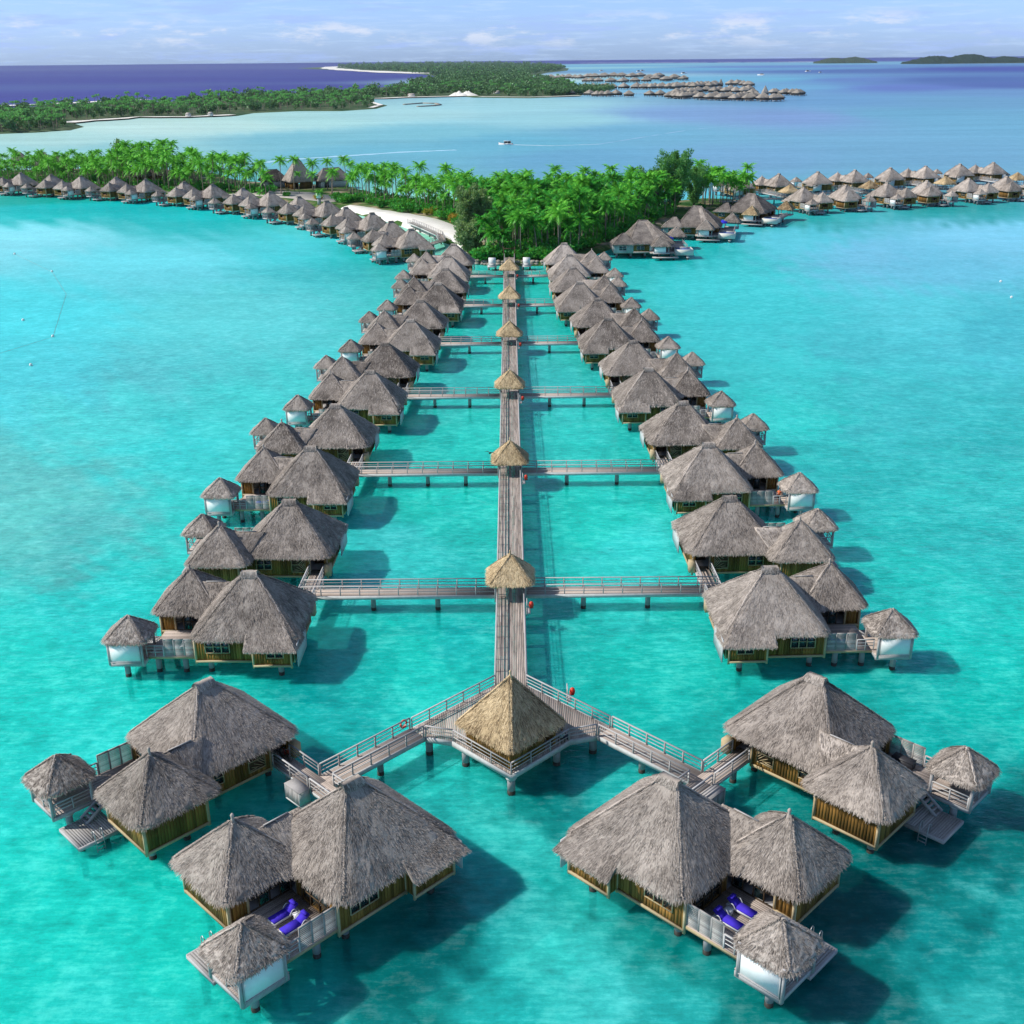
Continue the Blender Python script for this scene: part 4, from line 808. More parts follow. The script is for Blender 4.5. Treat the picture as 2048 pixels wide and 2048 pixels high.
bicycle(lfr(*V3, .1, 5.6), math.radians(-40), 'dark bicycle just inside the entry of the left end villa', 'dark_plastic')
bicycle(lfr(*V4, .2, 5.7), math.radians(45), 'dark bicycle in the shaded entry of the right end villa', 'dark_plastic')
def life_ring(loc, rz, label):
    t = tag(empty('life_ring', loc, rz), label, 'life ring')
    mb = MB(); mb.tube(ring_pts(.3, 20, 0, 0, 0), .085, 8, cap=False); part(t, 'ring', mb.mesh('ring', 'ring_orange', smooth=True))
    mb = MB()
    for k in range(4): a = math.pi/4+k*math.pi/2; mb.tube([(.3*math.cos(a-.13), 0, .3*math.sin(a-.13)), (.3*math.cos(a+.13), 0, .3*math.sin(a+.13))], .09, 8)
    part(t, 'bands', mb.mesh('bands', 'white_paint'))
life_ring((XC-8.6, 77.35, DK+.75), math.radians(45), 'orange and white life ring on the railing of the left diagonal footbridge')
float_station(XC+5.0, 82.2, 'red rescue float on the railing behind the big pavilion, right side')
t = tag(empty('deck_chest', lfr(*V4, 9.6, 12.2), a45), 'dark box chest behind the slatted screen of the right end villa', 'chest'); mb = MB(); mb.box(-.8, .8, -.35, .35, 0, .6); part(t, 'body', mb.mesh('body', 'dark_plastic')); mb = MB(); mb.box(-.84, .84, -.39, .39, .6, .66); part(t, 'lid', mb.mesh('lid', 'dark_plastic'))
# ------------------------------------------------------------------ curved row on the left, double row on the right
ARC = [((-219.0, 516.0), -114), ((-186.0, 499.0), -119), ((-153.3, 482.8), -123), ((-119.6, 460.3), -129), ((-90.7, 432.3), -135), ((-64.8, 401.5), -139.5), ((-44.6, 368.0), -146), ((-27.7, 331.4), -156.5)]
ORD = ['first', 'second', 'third', 'fourth', 'fifth', 'sixth', 'seventh', 'eighth', 'ninth', 'tenth', 'eleventh', 'twelfth', 'thirteenth', 'fourteenth', 'fifteenth', 'sixteenth']
k = 0
for O, th in ARC:
    for m in (-1, 1):
        villa(O, th, m, 2, f'villa of the curved left row, {ORD[k]} counted from the left edge', 'villas of the curved left row'); k += 1
    a = math.radians(th)
back = [(O[0]-math.cos(math.radians(th))*3, O[1]-math.sin(math.radians(th))*3) for O, th in ARC]
for i in range(len(ARC)-1):
    span(back[i], back[i+1], 2.0, f'boardwalk length behind the curved left villa row, {ORD[i]} from the left edge')
PAV = [(108.2, 447.6), (142.9, 460.6), (177.5, 473.9), (212.6, 488.0)]
FR = [(114.2, 427.7), (148.6, 441.0), (184.2, 454.4), (218.5, 468.2)]; BK = [(102.3, 467.3), (136.9, 480.6), (171.4, 495.4), (206.4, 510.4)]
for i in range(4):
    for m in (-1, 1):
        if not (i == 3 and m == 1): villa(FR[i], -70, m, 2, f'villa of the front right row, {ORD[i*2+(m > 0)]} counted from the island', 'villas of the front right row')
        villa(BK[i], 110, -m, 2, f'villa of the back right row, {ORD[i*2+(m > 0)]} counted from the island', 'villas of the back right row')
    span(PAV[i], FR[i], 1.8, f'short footbridge in front of the {ORD[i]} tan shelter of the right rows'); span(PAV[i], BK[i], 1.8, f'short footbridge behind the {ORD[i]} tan shelter of the right rows')
    t = tag(empty('pier_shelter', (*PAV[i], 0), math.radians(20)), f'pale tan thatched shelter between the right villa rows, {ORD[i]} from the island', 'shelter', 'thatched shelters between the right rows')
    if 'far' not in SH: SH['far'] = ring_roof(-3.4, 3.4, -3.4, 3.4, 4.1, -.05, .05, 0, 6.9, r=0.85, step=0.7, nrow=7, dens=8, seed=99, bw=0.2).mesh('roof', 'thatch_tan')
    part(t, 'roof', SH['far'])
    for sx in (-2, 2):
        for sy in (-2, 2): o = part(t, 'post', SH['post']); o.location = (sx, sy, 0)
wl = [(80.0, 437.5)]+PAV
for i in range(4): span(wl[i], wl[i+1], 2.2, f'walkway length joining the tan shelters of the right rows, {ORD[i]} from the island')
# ------------------------------------------------------------------ three large villas with pools
def hip(mb_args): return ring_roof(**mb_args)
PV = {}
def pool_villa(O, rz, label, tan=False):
    t = tag(empty('pool_villa', (*O, 0), math.radians(rz)), label, 'villa', 'large villas with pools')
    if 'm' not in PV:
        c = dict(step=0.6, nrow=9, dens=40, bw=0.09)
        PV['m'] = ring_roof(-9.2, 4.5, 0.2, 17.5, 4.1, -5.2, -2.6, 12.2, 9.0, r=1.2, seed=201, **c).mesh('main_roof', 'thatch_dark')
        mb = ridge_cap(-5.2, -2.6, 12.2, 8.85, 10, 203); PV['cap'] = mb.mesh('ridge_cap', 'thatch_dark')
        PV['s'] = ring_roof(-13.6, -6.8, 0.0, 7.5, 4.0, -10.3, -9.6, 4.6, 6.6, r=0.9, seed=204, **c).mesh('side_roof', 'thatch_dark')
        PV['g'] = {n: ring_roof(-2.8, 2.8, -2.8, 2.8, 3.9, -.05, .05, 0, 6.5, r=0.8, seed=205, **c).mesh('gazebo_roof', n) for n in ('thatch_grey', 'thatch_tan')}
        mb = MB(); thatch_face(mb, (-1.2, 0.6, 4.3), (1.0, 0.6, 4.3), (-2.4, 11.2, 8.75), (-3.3, 11.2, 8.75), 10, 206, bw=.18); PV['r'] = mb.mesh('roof_strip', 'thatch_grey')
    part(part(t, 'main_roof', PV['m']), 'ridge_cap', PV['cap']); part(t, 'side_roof', PV['s']); part(t, 'roof_strip', PV['r'])
    for x, y, n in ((0, 0, 'thatch_tan' if tan else 'thatch_grey'), (6.9, 19.3-1, 'thatch_tan' if tan else 'thatch_grey')):
        o = part(t, 'gazebo_roof', PV['g'][n]); o.location = (x, y, 0)
        for sx in (-2, 2):
            for sy in (-2, 2): p = part(t, 'gazebo_post', SH['post']); p.location = (x+sx, y+sy, 0)
        mb = MB(); mb.box(x-2.3, x+2.3, y-2.3, y+2.3, 1.7, 2.0); part(t, 'gazebo_floor', mb.mesh('gazebo_floor', 'grey_wood'))
    mb = MB(); mb.box(-2.0, 1.2, -2.05, -2.0, 2.0, 3.9); part(t, 'gazebo_screen', mb.mesh('gazebo_screen', 'screen_cloth'))
    for a, b_, hl in (((-13, 1.0), (-7.5, 1.0), [(1.5, 3.5, 2.4, 3.4)]), ((-7.5, 1.2), (-3.0, 1.2), [(1, 3, 2.4, 3.5)]), ((-3.0, 1.2), (-3.0, 4), []), ((-13, 7), (-13, 1), []), ((3.6, 16.5), (-8.5, 16.5), []), ((-8.5, 16.5), (-8.5, 7), []), ((-3, 4), (3.6, 6), [(1, 5, 2.1, 3.8)]), ((3.6, 6), (3.6, 16.5), [(1, 8, 2.1, 3.8)])):
        mb = MB(); board_wall(mb, a, b_, 1.6, 4.5, hl, w=.5); part(t, 'wall', mb.mesh('wall', 'wall_wood' if tan else 'grey_wood' if a[0] < -12 else 'wall_wood'))
    for a, b_ in (((-11.5, .95), (-9.5, .95)), ((-6.5, 1.15), (-4.5, 1.15))):
        fr, pn = window_mesh(a, b_, 2.4, 3.45, 2, -1); w_ = part(t, 'window', fr.mesh('window', 'rail_wood')); [part(w_, 'pane', p.mesh('pane', 'glass')) for p in pn]
    mb = MB(); mb.box(-13, 4, 1, 17, 1.5, 1.95); mb.box(-3, 8.2, -1, 17, 1.6, 1.98); part(t, 'deck', mb.mesh('deck', 'deck_wood'))
    mb = MB(); mb.box(-3.0, -1.9, .9, 1.0, 2, 3.6); part(t, 'white_panel', mb.mesh('white_panel', 'fascia_white'))
    mb = MB(); x0, x1, y0, y1 = 3.9, 9.0, -1.4, 3.8; h = .25
    for b_ in ((x0, x1, y0, y0+h), (x0, x1, y1-h, y1), (x0, x0+h, y0+h, y1-h), (x1-h, x1, y0+h, y1-h)): mb.box(*b_, 1.15, 2.75)
    mb.box(x0+h, x1-h, y0+h, y1-h, 1.15, 1.4); pw = part(t, 'plunge_pool', mb.mesh('plunge_pool', 'pool_wall'))
    mb = MB(); mb.box(x0+h+.003, x1-h-.003, y0+h+.003, y1-h-.003, 1.41, 2.6); part(pw, 'pool_water', mb.mesh('pool_water', 'pool_water'))
    mb = MB(); mb.box(-2.5, 4.6, -3.4, -1.5, .75, .9); part(t, 'swim_platform', mb.mesh('swim_platform', 'deck_pale'))
    mb = MB(); rail(mb, (8.25, 5), (8.25, 16)); part(t, 'railing', mb.mesh('railing', 'grey_wood'))
    for x in (-12, -8, -4, 0, 3.5, 7.5):
        for y in (-1.5, 3, 8, 13): 
            if y > 0 or x > -3: pile(t, x, y, 1.55 if y > 0 else .7, .3)
    return t
pool_villa((42.5, 319.0), 0, 'large thatched villa with blue plunge pool, nearest to the pier', False)
pool_villa((60.2, 350.9), -13.6, 'large thatched villa with plunge pool and blue parasol, middle of three', False)
pool_villa((81.0, 384.8), -27, 'large thatched villa with two pale tan gazebos and plunge pool', True)
def parasol(loc, label):
    t = tag(empty('parasol', loc), label, 'parasol', 'blue parasols at the pool villas'); mb = MB(); mb.tube([(0, 0, 0), (0, 0, 2.7)], .05, 6); part(t, 'pole', mb.mesh('pole', 'metal_grey'))
    mb = MB(); n = 8; v = [(0, 0, 2.85)]+[(1.6*math.cos(2*math.pi*i/n), 1.6*math.sin(2*math.pi*i/n), 2.25) for i in range(n)]+[(1.62*math.cos(2*math.pi*i/n), 1.62*math.sin(2*math.pi*i/n), 2.05) for i in range(n)]
    mb.add(v, [(0, 1+i, 1+(i+1) % n) for i in range(n)]+[(1+i, 9+i, 9+(i+1) % n, 1+(i+1) % n) for i in range(n)]); part(t, 'canopy', mb.mesh('canopy', 'umbrella_blue'))
parasol((45.9, 329.5, DK), 'blue parasol at the pool villa nearest to the pier'); parasol((67.0, 361.5, DK), 'blue parasol at the middle pool villa'); parasol((67.6, 363.8, DK-.1), 'second blue parasol close behind the first at the middle pool villa')
for k_, (x_, y_) in enumerate(((89.7, 395.5), (91.2, 395.5))):
    person((x_, y_, DK), .4*k_+2.4, J, E_, RD, ('left' if k_ == 0 else 'right')+' one of two people in pale tops on the terrace of the tan gazebo villa', 0, 0, 0,
           [('shirt', 'cushion_white', [[(0, 0, .98), (0, 0, 1.2), (0, 0, 1.42), (0, 0, 1.49)], [(-.1, 0, 1.44), (-.24, .01, 1.25)], [(.1, 0, 1.44), (.24, .01, 1.25)]], [[.17, .165, .18, .09], [.09, .075], [.09, .075]]),
            ('shorts', 'cloth_grey', [[(-.09, 0, .97), (-.12, .02, .58)], [(.09, 0, .97), (.14, .05, .58)]], [[.13, .1], [.13, .1]]), ('hair', 'hair_dark', [[(0, -.03, 1.64), (0, -.03, 1.76), (0, 0, 1.84)]], [[.10, .11, .05]])])
# ------------------------------------------------------------------ island ground, beach, far land
def jitter(poly, seg, amp, seed):
    rg_ = random.Random(seed); o = []
    for i in range(len(poly)):
        a, b_ = poly[i], poly[(i+1) % len(poly)]; d = math.dist(a, b_); n = max(1, int(d/seg))
        for k in range(n): f = k/n; o.append((a[0]+(b_[0]-a[0])*f+rg_.uniform(-amp, amp), a[1]+(b_[1]-a[1])*f+rg_.uniform(-amp, amp)))
    return o
def land(name, poly, z, mat, rim=2.0, zb=-2.5):
    """a low sheet of ground with a sloping shore"""
    import mathutils.geometry as mg
    n = len(poly); ar = sum(poly[i][0]*poly[(i+1) % n][1]-poly[(i+1) % n][0]*poly[i][1] for i in range(n))
    if ar < 0: poly = poly[::-1]
    tri = mg.tessellate_polygon([[Vector((x, y, 0)) for x, y in poly]]); P = np.array(poly, float); T = np.roll(P, -1, 0)-np.roll(P, 1, 0); T /= np.linalg.norm(T, axis=1)[:, None]+1e-9; Nn = np.stack((T[:, 1], -T[:, 0]), 1)
    low = P+Nn*rim; V = np.concatenate((np.c_[P, np.full(n, z)], np.c_[low, np.full(n, -0.25)], np.c_[low+Nn*rim, np.full(n, zb)]))
    F = []
    for t_ in tri:
        a, b_, c_ = [P[i] for i in t_]; cr = (b_[0]-a[0])*(c_[1]-a[1])-(b_[1]-a[1])*(c_[0]-a[0]); F.append(tuple(t_) if cr > 0 else tuple(t_)[::-1])
    for r in (0, 1): F += [(r*n+i, (r+1)*n+i, (r+1)*n+(i+1) % n, r*n+(i+1) % n) for i in range(n)]
    mb = MB(); mb.add(V, F); o = mb.build(name, mat); o['kind'] = 'structure'; return o
land('island_ground', jitter(ISLAND, 6, .8, 1), 1.0, 'grass_ground')
land('beach', jitter(BEACH, 5, .5, 2), 1.02, 'sand', 1.5)
land('far_island_ground', MOTUA, 1.2, 'far_ground', 8)
def ribbon(name, pts, w, z, mat, th=0.0, kind='structure', jit=0.0, parent=None):
    mb = MB(); P = np.array(pts, float); V = []; rg_ = random.Random(len(pts))
    w = w if isinstance(w, (list, tuple)) else [w]*len(P)
    for i in range(len(P)):
        d = P[min(i+1, len(P)-1)]-P[max(i-1, 0)]; d = d/np.linalg.norm(d); nn = np.array((-d[1], d[0])); j = 1+rg_.uniform(-jit, jit)
        V += [(*(P[i]+nn*w[i]/2*j), z), (*(P[i]-nn*w[i]/2*j), z)]
    mb.add(V, [(2*i, 2*i+1, 2*i+3, 2*i+2) for i in range(len(P)-1)])
    o = mb.build(name, mat); 
    if kind: o['kind'] = kind
    return o
def dense(pts, seg):
    o = []
    for a, b_ in zip(pts[:-1], pts[1:]):
        n = max(1, int(math.dist(a, b_)/seg)); o += [(a[0]+(b_[0]-a[0])*k/n, a[1]+(b_[1]-a[1])*k/n) for k in range(n)]
    return o+[pts[-1]]
shore = [(-447, 963), (-417, 973), (-396, 985), (-380, 1013), (-387, 1064), (-417, 1125), (-416, 1155), (-391, 1203), (-384, 1236), (-332, 1226), (-293, 1267), (-290, 1332), (-245, 1379), (-194, 1368), (-164, 1423)]
ribbon('far_beach', dense(shore[5:11], 12), 15, 1.3, 'sand', jit=.5); ribbon('far_beach', [(-165, 1425), (-163, 1520), (-187, 1630)], 7, 1.3, 'sand')
ribbon('far_beach', [(-215, 1799), (-190, 1792), (-162, 1835), (-91, 1868), (-67, 1889)], 22, 1.4, 'sand'); ribbon('ocean_beach', dense([(-2040, 17600), (-2114, 14420), (-1640, 11000), (-1064, 8100), (-560, 6050), (-370, 5450)], 300), 150, 1.5, 'sand', jit=.2)
ribbon('ocean_beach', dense([(-740, 1520), (-700, 1590), (-640, 1680), (-600, 1760), (-560, 1840)], 20), 34, 1.4, 'sand', jit=.3)
ribbon('resort_beach', [(-45, 1835), (30, 1785), (110, 1840)], 16, 1.3, 'sand')
mnd = MB(); g_ = np.random.default_rng(4)
for k in range(9):
    x0, y0 = -78+g_.uniform(-22, 22), 1885+g_.uniform(-6, 14); r, h = g_.uniform(7, 12), g_.uniform(4, 8); n = 10
    V = [(x0, y0, 1+h)]+[(x0+r*f*math.cos(2*math.pi*i/n), y0+r*f*math.sin(2*math.pi*i/n), 1+h*(1-f)**.8*g_.uniform(.8, 1.1)) for f in (.5, 1) for i in range(n)]
    mnd.add(V, [(0, 1+i, 1+(i+1) % n) for i in range(n)]+[(1+i, 11+i, 11+(i+1) % n, 1+(i+1) % n) for i in range(n)])
mnd.build('sand_mound', 'sand')['kind'] = 'structure'
def hill(name, cx, cy, rx, ry, hs, seed):
    rg_ = np.random.default_rng(seed); nx, ny = 160, 26; x = np.linspace(-1, 1, nx); y = np.linspace(-1, 1, ny); X, Y = np.meshgrid(x, y)
    Z = np.zeros_like(X)
    for mx, w, h in hs: Z = np.maximum(Z, h*np.exp(-((X-mx)/w)**2))
    Z *= np.clip(1-Y**2, 0, 1)*np.clip((1-np.abs(X)**6), 0, 1); Z += (rg_.uniform(0, 14, Z.shape)+4*np.sin(X*31)*np.sin(Y*9+X*50))*(Z > 3)-3
    V = np.stack((cx+X*rx, cy+Y*ry, Z), -1).reshape(-1, 3); mb = MB(); mb.add(V, [(j*nx+i, j*nx+i+1, (j+1)*nx+i+1, (j+1)*nx+i) for j in range(ny-1) for i in range(nx-1)]); o = mb.build(name, 'hill_leaf', smooth=False); o['kind'] = 'structure'
hill('far_island', 3250, 11700, 290, 220, [(-.4, .55, 40), (.3, .6, 46), (0, .97, 30)], 1)
hill('far_island', 3740, 9500, 640, 260, [(-.65, .28, 54), (-.2, .3, 60), (.25, .2, 40), (.6, .3, 34), (0, .97, 20)], 2)
ribbon('far_beach', [(3300, 9230), (3800, 9200), (4350, 9200)], 60, 1.2, 'sand', jit=.5)
# reef foam
mb = MB(); g_ = np.random.default_rng(11)
for k in range(70):
    f = g_.uniform(0, 1); x = np.interp(f, np.linspace(0, 1, len(REEF)), [p[0] for p in REEF]); y = np.interp(f, np.linspace(0, 1, len(REEF)), [p[1] for p in REEF]); l, w = g_.uniform(20, 150), g_.uniform(60, 240)
    mb.add([(x-l, y-w, 1), (x+l, y-w, 1), (x+l, y+w, 1.5), (x-l, y+w, 1.5)], [(0, 1, 2, 3)])
mb.build('reef_surf', 'foam')['kind'] = 'stuff'
# ------------------------------------------------------------------ water and seabed
WP = np.array(WCOL, float); wang = np.degrees(np.arctan2(WP[:, 0], WP[:, 1]))/9; wlr = np.log(np.hypot(WP[:, 0], WP[:, 1]))/0.30
WL = np.array([lin(*c) for c in WP[:, 2:5]])
radii = np.r_[3, 15*1.014**np.arange(0, 180), 15*1.014**180*1.028**np.arange(0, 246)]; ang = np.r_[np.arange(-32, 32, 0.4), np.arange(32, 328, 6)]*math.pi/180
na = len(ang); Rr, Aa = np.meshgrid(radii, ang, indexing='ij'); X = Rr*np.sin(Aa); Y = Rr*np.cos(Aa)
V = np.stack((X.ravel(), Y.ravel(), np.zeros(X.size)), 1)
aw = ((np.degrees(Aa)+180) % 360-180)/9; lr = np.log(Rr)/0.30; colr = np.zeros((X.size, 3)); A_ = aw.ravel(); B_ = lr.ravel()
A_ = np.clip(A_, -3.4, 3.4); wx, wy = X.ravel(), Y.ravel()
warp = np.clip(200/np.maximum(Rr.ravel(), 1), 0, 1)
A_ = A_+warp*(.055*np.sin(wx*1.1+wy*.7)+.09*np.sin(wy*.45-wx*.31+2)+.05*np.sin(wx*2.3-wy*1.7)); B_ = B_+warp*(.07*np.sin(wx*.9-wy*.8+1)+.10*np.sin(wx*.37+wy*.29)+.05*np.sin(wx*1.9+wy*2.1))
for i0 in range(0, len(A_), 8000):
    d2 = (A_[i0:i0+8000, None]-wang)**2+(B_[i0:i0+8000, None]-wlr)**2+0.015; w_ = 1/d2**2.0; w_ /= w_.sum(1)[:, None]; colr[i0:i0+8000] = w_@WL
mb = MB(); i_ = np.arange(len(radii)-1)[:, None]*na; j_ = np.arange(na)[None, :]; j2 = (j_+1) % na
F = np.stack((i_+j_, i_+na+j_, i_+na+j2, i_+j2), -1).reshape(-1, 4)[:, ::-1].tolist(); F.append(list(range(na)))
mb.add(V, F); me = mb.mesh('water', 'lagoon_water'); water = link('water', me); water['kind'] = 'structure'
ca = me.color_attributes.new('wcol', 'FLOAT_COLOR', 'POINT'); ca.data.foreach_set('color', np.c_[colr*WGAIN*np.where(Rr.ravel()[:, None] > 500, (.80, .78, .68), (1, 1, 1)), np.ones(len(colr))].ravel())
ca = me.attributes.new('clear', 'FLOAT', 'POINT'); cl_ = CLEAR*np.clip((430-Rr.ravel())/330, 0, 1)**0.7; ca.data.foreach_set('value', cl_)
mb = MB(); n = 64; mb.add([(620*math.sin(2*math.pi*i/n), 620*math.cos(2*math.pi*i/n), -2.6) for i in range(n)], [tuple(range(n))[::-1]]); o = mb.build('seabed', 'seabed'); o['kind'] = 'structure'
# ------------------------------------------------------------------ trees
def frond(mb, a, L_, lift, droop, rg_, nl=9, w=0.78, mat=0):
    """one palm leaf: rib with leaflets along both sides"""
    ca_, sa = math.cos(a), math.sin(a); pts = []
    for i in range(nl+1):
        t = i/nl; r = L_*(t*math.cos(lift*(1-t*.6))); z = L_*(math.sin(lift)*t*1.15-droop*t*t); pts.append(np.array((ca_*r, sa*r, z)))
    sd_ = np.array((-sa, ca_, 0.))
    for i in range(nl):
        p, q = pts[i], pts[i+1]; t = (i+.6)/nl; wl = w*math.sin(math.pi*min(1, .15+.9*t))**.7*(1 if i else .5); d = q-p
        for s in (-1, 1):
            tip = p+d*1.35+sd_*s*wl*1.15+np.array((0, 0, -wl*(.55+.4*rg_.random())))
            mb.add([p, q, tip], [(0, 1, 2) if s < 0 else (1, 0, 2)], mat)
        if i < nl-1: 
            m_ = (p+q)/2
            for s in (-1, 1):
                tip = m_+d*1.1+sd_*s*wl*1.0+np.array((0, 0, -wl*(.3+.5*rg_.random()))); mb.add([m_, m_+d*.42, tip], [(0, 1, 2) if s < 0 else (1, 0, 2)], mat)
def palm_meshes(seed, H_, nf=20, L_=3.1, nl=9, dead=True):
    rg_ = random.Random(seed); lean = rg_.uniform(0, .12)*H_; la = rg_.uniform(0, 6.28)
    tp = [(lean*math.cos(la)*(i/6)**1.8, lean*math.sin(la)*(i/6)**1.8, H_*i/6) for i in range(7)]
    tr = MB(); tr.tube(tp, [.24, .17, .15, .14, .13, .12, .13], 6); cr = MB(); o = np.array(tp[-1]); sub = MB()
    for k in range(nf):
        f = k/nf; a = k*2.39996+rg_.uniform(-.3, .3); lift = 1.25-1.35*f+rg_.uniform(-.12, .12); frond(sub, a, L_*rg_.uniform(.8, 1.12), lift, .35+.55*f+rg_.uniform(-.05, .15), rg_, nl)
    for k in range(6): a = rg_.uniform(0, 6.28); sub.tube([(0, 0, -.1), (.3*math.cos(a), .3*math.sin(a), -.35)], [.12, .17], 5)
    Vs = np.concatenate(sub.v)+o; cr.v = [Vs]; cr.f = sub.f; cr.m = sub.m; cr.n = len(Vs)
    return tr, cr, o
PALM = []
for i in range(7):
    hgt_ = [8.5, 10, 11.5, 7.0, 9.2, 12.5, 6.0][i]; tr_, cr_, top = palm_meshes(100+i, hgt_, 26, 3.5); PALM.append((tr_.mesh('trunk', 'trunk_palm'), cr_.mesh('crown', 'palm_leaf'), hgt_))
PALM = []
for i in range(9):
    hgt_ = [8.5, 10, 11.5, 7.0, 9.2, 12.5, 5.5, 9.8, 8.0][i]; tr_, cr_, top = palm_meshes(100+i, hgt_, [26, 18, 30, 24, 20, 28, 22, 16, 30][i], [3.5, 3.9, 3.3, 3.6, 4.1, 3.4, 3.2, 3.7, 3.6][i]); PALM.append((tr_.mesh('trunk', 'trunk_palm'), cr_.mesh('crown', 'palm_leaf'), hgt_))
def scatter(poly, dmin, n, seed, avoid=()):
    rg_ = random.Random(seed); xs = [p[0] for p in poly]; ys_ = [p[1] for p in poly]; out = []; grid = {}
    for _ in range(n):
        x, y = rg_.uniform(min(xs), max(xs)), rg_.uniform(min(ys_), max(ys_))
        if not inside((x, y), poly) or any(inside((x, y), a) for a in avoid): continue
        gx, gy = int(x//dmin), int(y//dmin)
        if any(math.hypot(x-p[0], y-p[1]) < dmin for i in (-1, 0, 1) for j in (-1, 0, 1) for p in grid.get((gx+i, gy+j), ())): continue
        grid.setdefault((gx, gy), []).append((x, y)); out.append((x, y))
    return out
GROVE = [(-10, 345), (-13, 368), (-12, 380), (-19, 401), (-28, 416), (-42, 440), (-62, 458), (-85, 480), (-98, 495), (-98, 505), (-58, 474), (-33, 452), (-13, 438), (8, 432), (28, 430), (48, 432), (62, 432), (60, 412), (50, 394), (34, 356), (24, 334), (16, 321), (6, 317), (-3, 317), (-6, 322)]
LEFTG = [(-100, 480), (-125, 494), (-150, 505), (-178, 521), (-200, 530), (-240, 548), (-275, 560), (-285, 590), (-262, 600), (-225, 604), (-192, 602), (-165, 575), (-138, 538), (-108, 508)]
clear_a = [(-102, 486), (-66, 460), (-48, 470), (-66, 522), (-104, 530)]
lawn = [(-12, 322), (-12, 345), (-9, 352), (-3, 340), (-2, 326)]
PTS = scatter(GROVE, 3.2, 18000, 5, [clear_a, lawn])+scatter(LEFTG, 3.7, 9000, 6)+scatter([(74, 430), (93, 436), (90, 454), (72, 447)], 2.7, 900, 8)+[(-48, 449), (-60, 458), (-80, 482), (-72, 476), (-88, 489), (-92, 500), (-66, 486), (-95, 486), (-84, 500), (-78, 502), (-98, 478), (-69, 497), (-64, 478), (-56, 470), (-60, 488), (-74, 487), (-10, 331), (-7.5, 327), (-4.5, 330)]
IRON = [(-10.5, 335, 5.5), (-11, 324, 4.5), (60, 424, 6), (52, 430, 5), (69, 432, 4)]
PTS = [p for p in PTS if all(math.hypot(p[0]-a, p[1]-b_) > r for a, b_, r in IRON) and not (p[0] < -5 and p[1] < 338)]+[(-6.5, 321), (-4.0, 318.5)]
PTS.sort(key=lambda p: math.hypot(p[0], p[1])*(1 if p[0] > -60 else .93)); rg = random.Random(12)
zone = lambda p: (('coconut palm on the front edge of the dense grove facing the pier' if p[1] < 345 else 'coconut palm behind the lawn and beach shrubs' if p[0] < -14 else 'coconut palm along the right flank of the dense grove' if p[0] > 30 and p[1] < 400 else 'coconut palm inside the dense grove, well behind its front edge'), 'coconut palms of the central grove') if p[0] > -40 and p[0] < 72 else (('coconut palm in the small clump right of the big dark tree', 'coconut palms of the small right clump') if p[0] > 0 else ('coconut palm with bare trunk behind the curved left villa row', 'coconut palms behind the curved left row'))
bigm = []
for i, p in enumerate(PTS):
    left = p[0] < -60; v = rg.choice([0, 1, 2, 4, 5, 7] if left else [0, 1, 3, 4, 6, 7, 8, 2]); s = rg.choice((.72, .9, 1.0, 1.05, 1.15, 1.25))*rg.uniform(.93, 1.07)*((1.05 if p[0] > -190 else .78) if left else .95); a = rg.uniform(0, 6.28)
    if i < 290:
        lb, gp = zone(p); t = tag(empty('palm_tree', (p[0], p[1], .95), a), lb, 'palm tree', gp); t.scale = (s, s, s); part(t, 'trunk', PALM[v][0]); part(t, 'crown', PALM[v][1])
    else: bigm.append((p, v, s, a))
lowp = []
for i in range(3):
    tr_, cr_, top = palm_meshes(300+i, [9, 11, 7][i], 17, 3.3, 6); lowp.append((np.concatenate(tr_.v), tr_.f, np.concatenate(cr_.v), cr_.f))
def forest(name, items, mats, label=None):
    """many trees joined into one mesh: items = (verts, faces, material slot, x, y, z, scale, angle)"""
    Vs, Fs, Ms, n0 = [], [], [], 0
    for v, f, ms, x, y, z, s, a in items:
        c_, s_ = math.cos(a)*s, math.sin(a)*s; R_ = np.array(((c_, -s_, 0), (s_, c_, 0), (0, 0, s))); Vs.append(v@R_.T+(x, y, z)); Fs.append([[i+n0 for i in t] for t in f]); Ms.append([ms]*len(f)); n0 += len(v)
    mb = MB(); mb.v = Vs; mb.f = sum(Fs, []) if len(Fs) < 3 else [t for F_ in Fs for t in F_]; mb.m = [t for M_ in Ms for t in M_]; mb.n = n0
    o = mb.build(name, mats); o['kind'] = 'stuff'; return o
forest('palm_grove', [it for (p, v, s, a) in bigm for tv, tf, cv, cf in (lowp[v % 3],) for it in ((tv, tf, 0, p[0], p[1], .95, s, a), (cv, cf, 1, p[0], p[1], .95, s, a))], ['trunk_palm', 'palm_leaf'])
def leaf_cloud(mb, c, rad, n, size, rg_, mat=0, shell=.55, up=0.3):
    u = rg_.normal(0, 1, (n, 3)); u /= np.linalg.norm(u, axis=1)[:, None]; r = rg_.uniform(shell, 1, n)**.6; P = np.array(c)+u*r[:, None]*np.array(rad)
    d = rg_.normal(0, 1, (n, 3))+u*.6; d[:, 2] += up; d /= np.linalg.norm(d, axis=1)[:, None]; e = np.cross(d, rg_.normal(0, 1, (n, 3))); e /= np.linalg.norm(e, axis=1)[:, None]
    sz = size*rg_.uniform(.5, 1.3, (n, 1)); V = np.stack((P-e*sz*.4, P+e*sz*.4, P+d*sz), 1).reshape(-1, 3); mb.add(V, np.arange(3*n).reshape(-1, 3).tolist(), mat)
ug = MB(); g_ = np.random.default_rng(61)
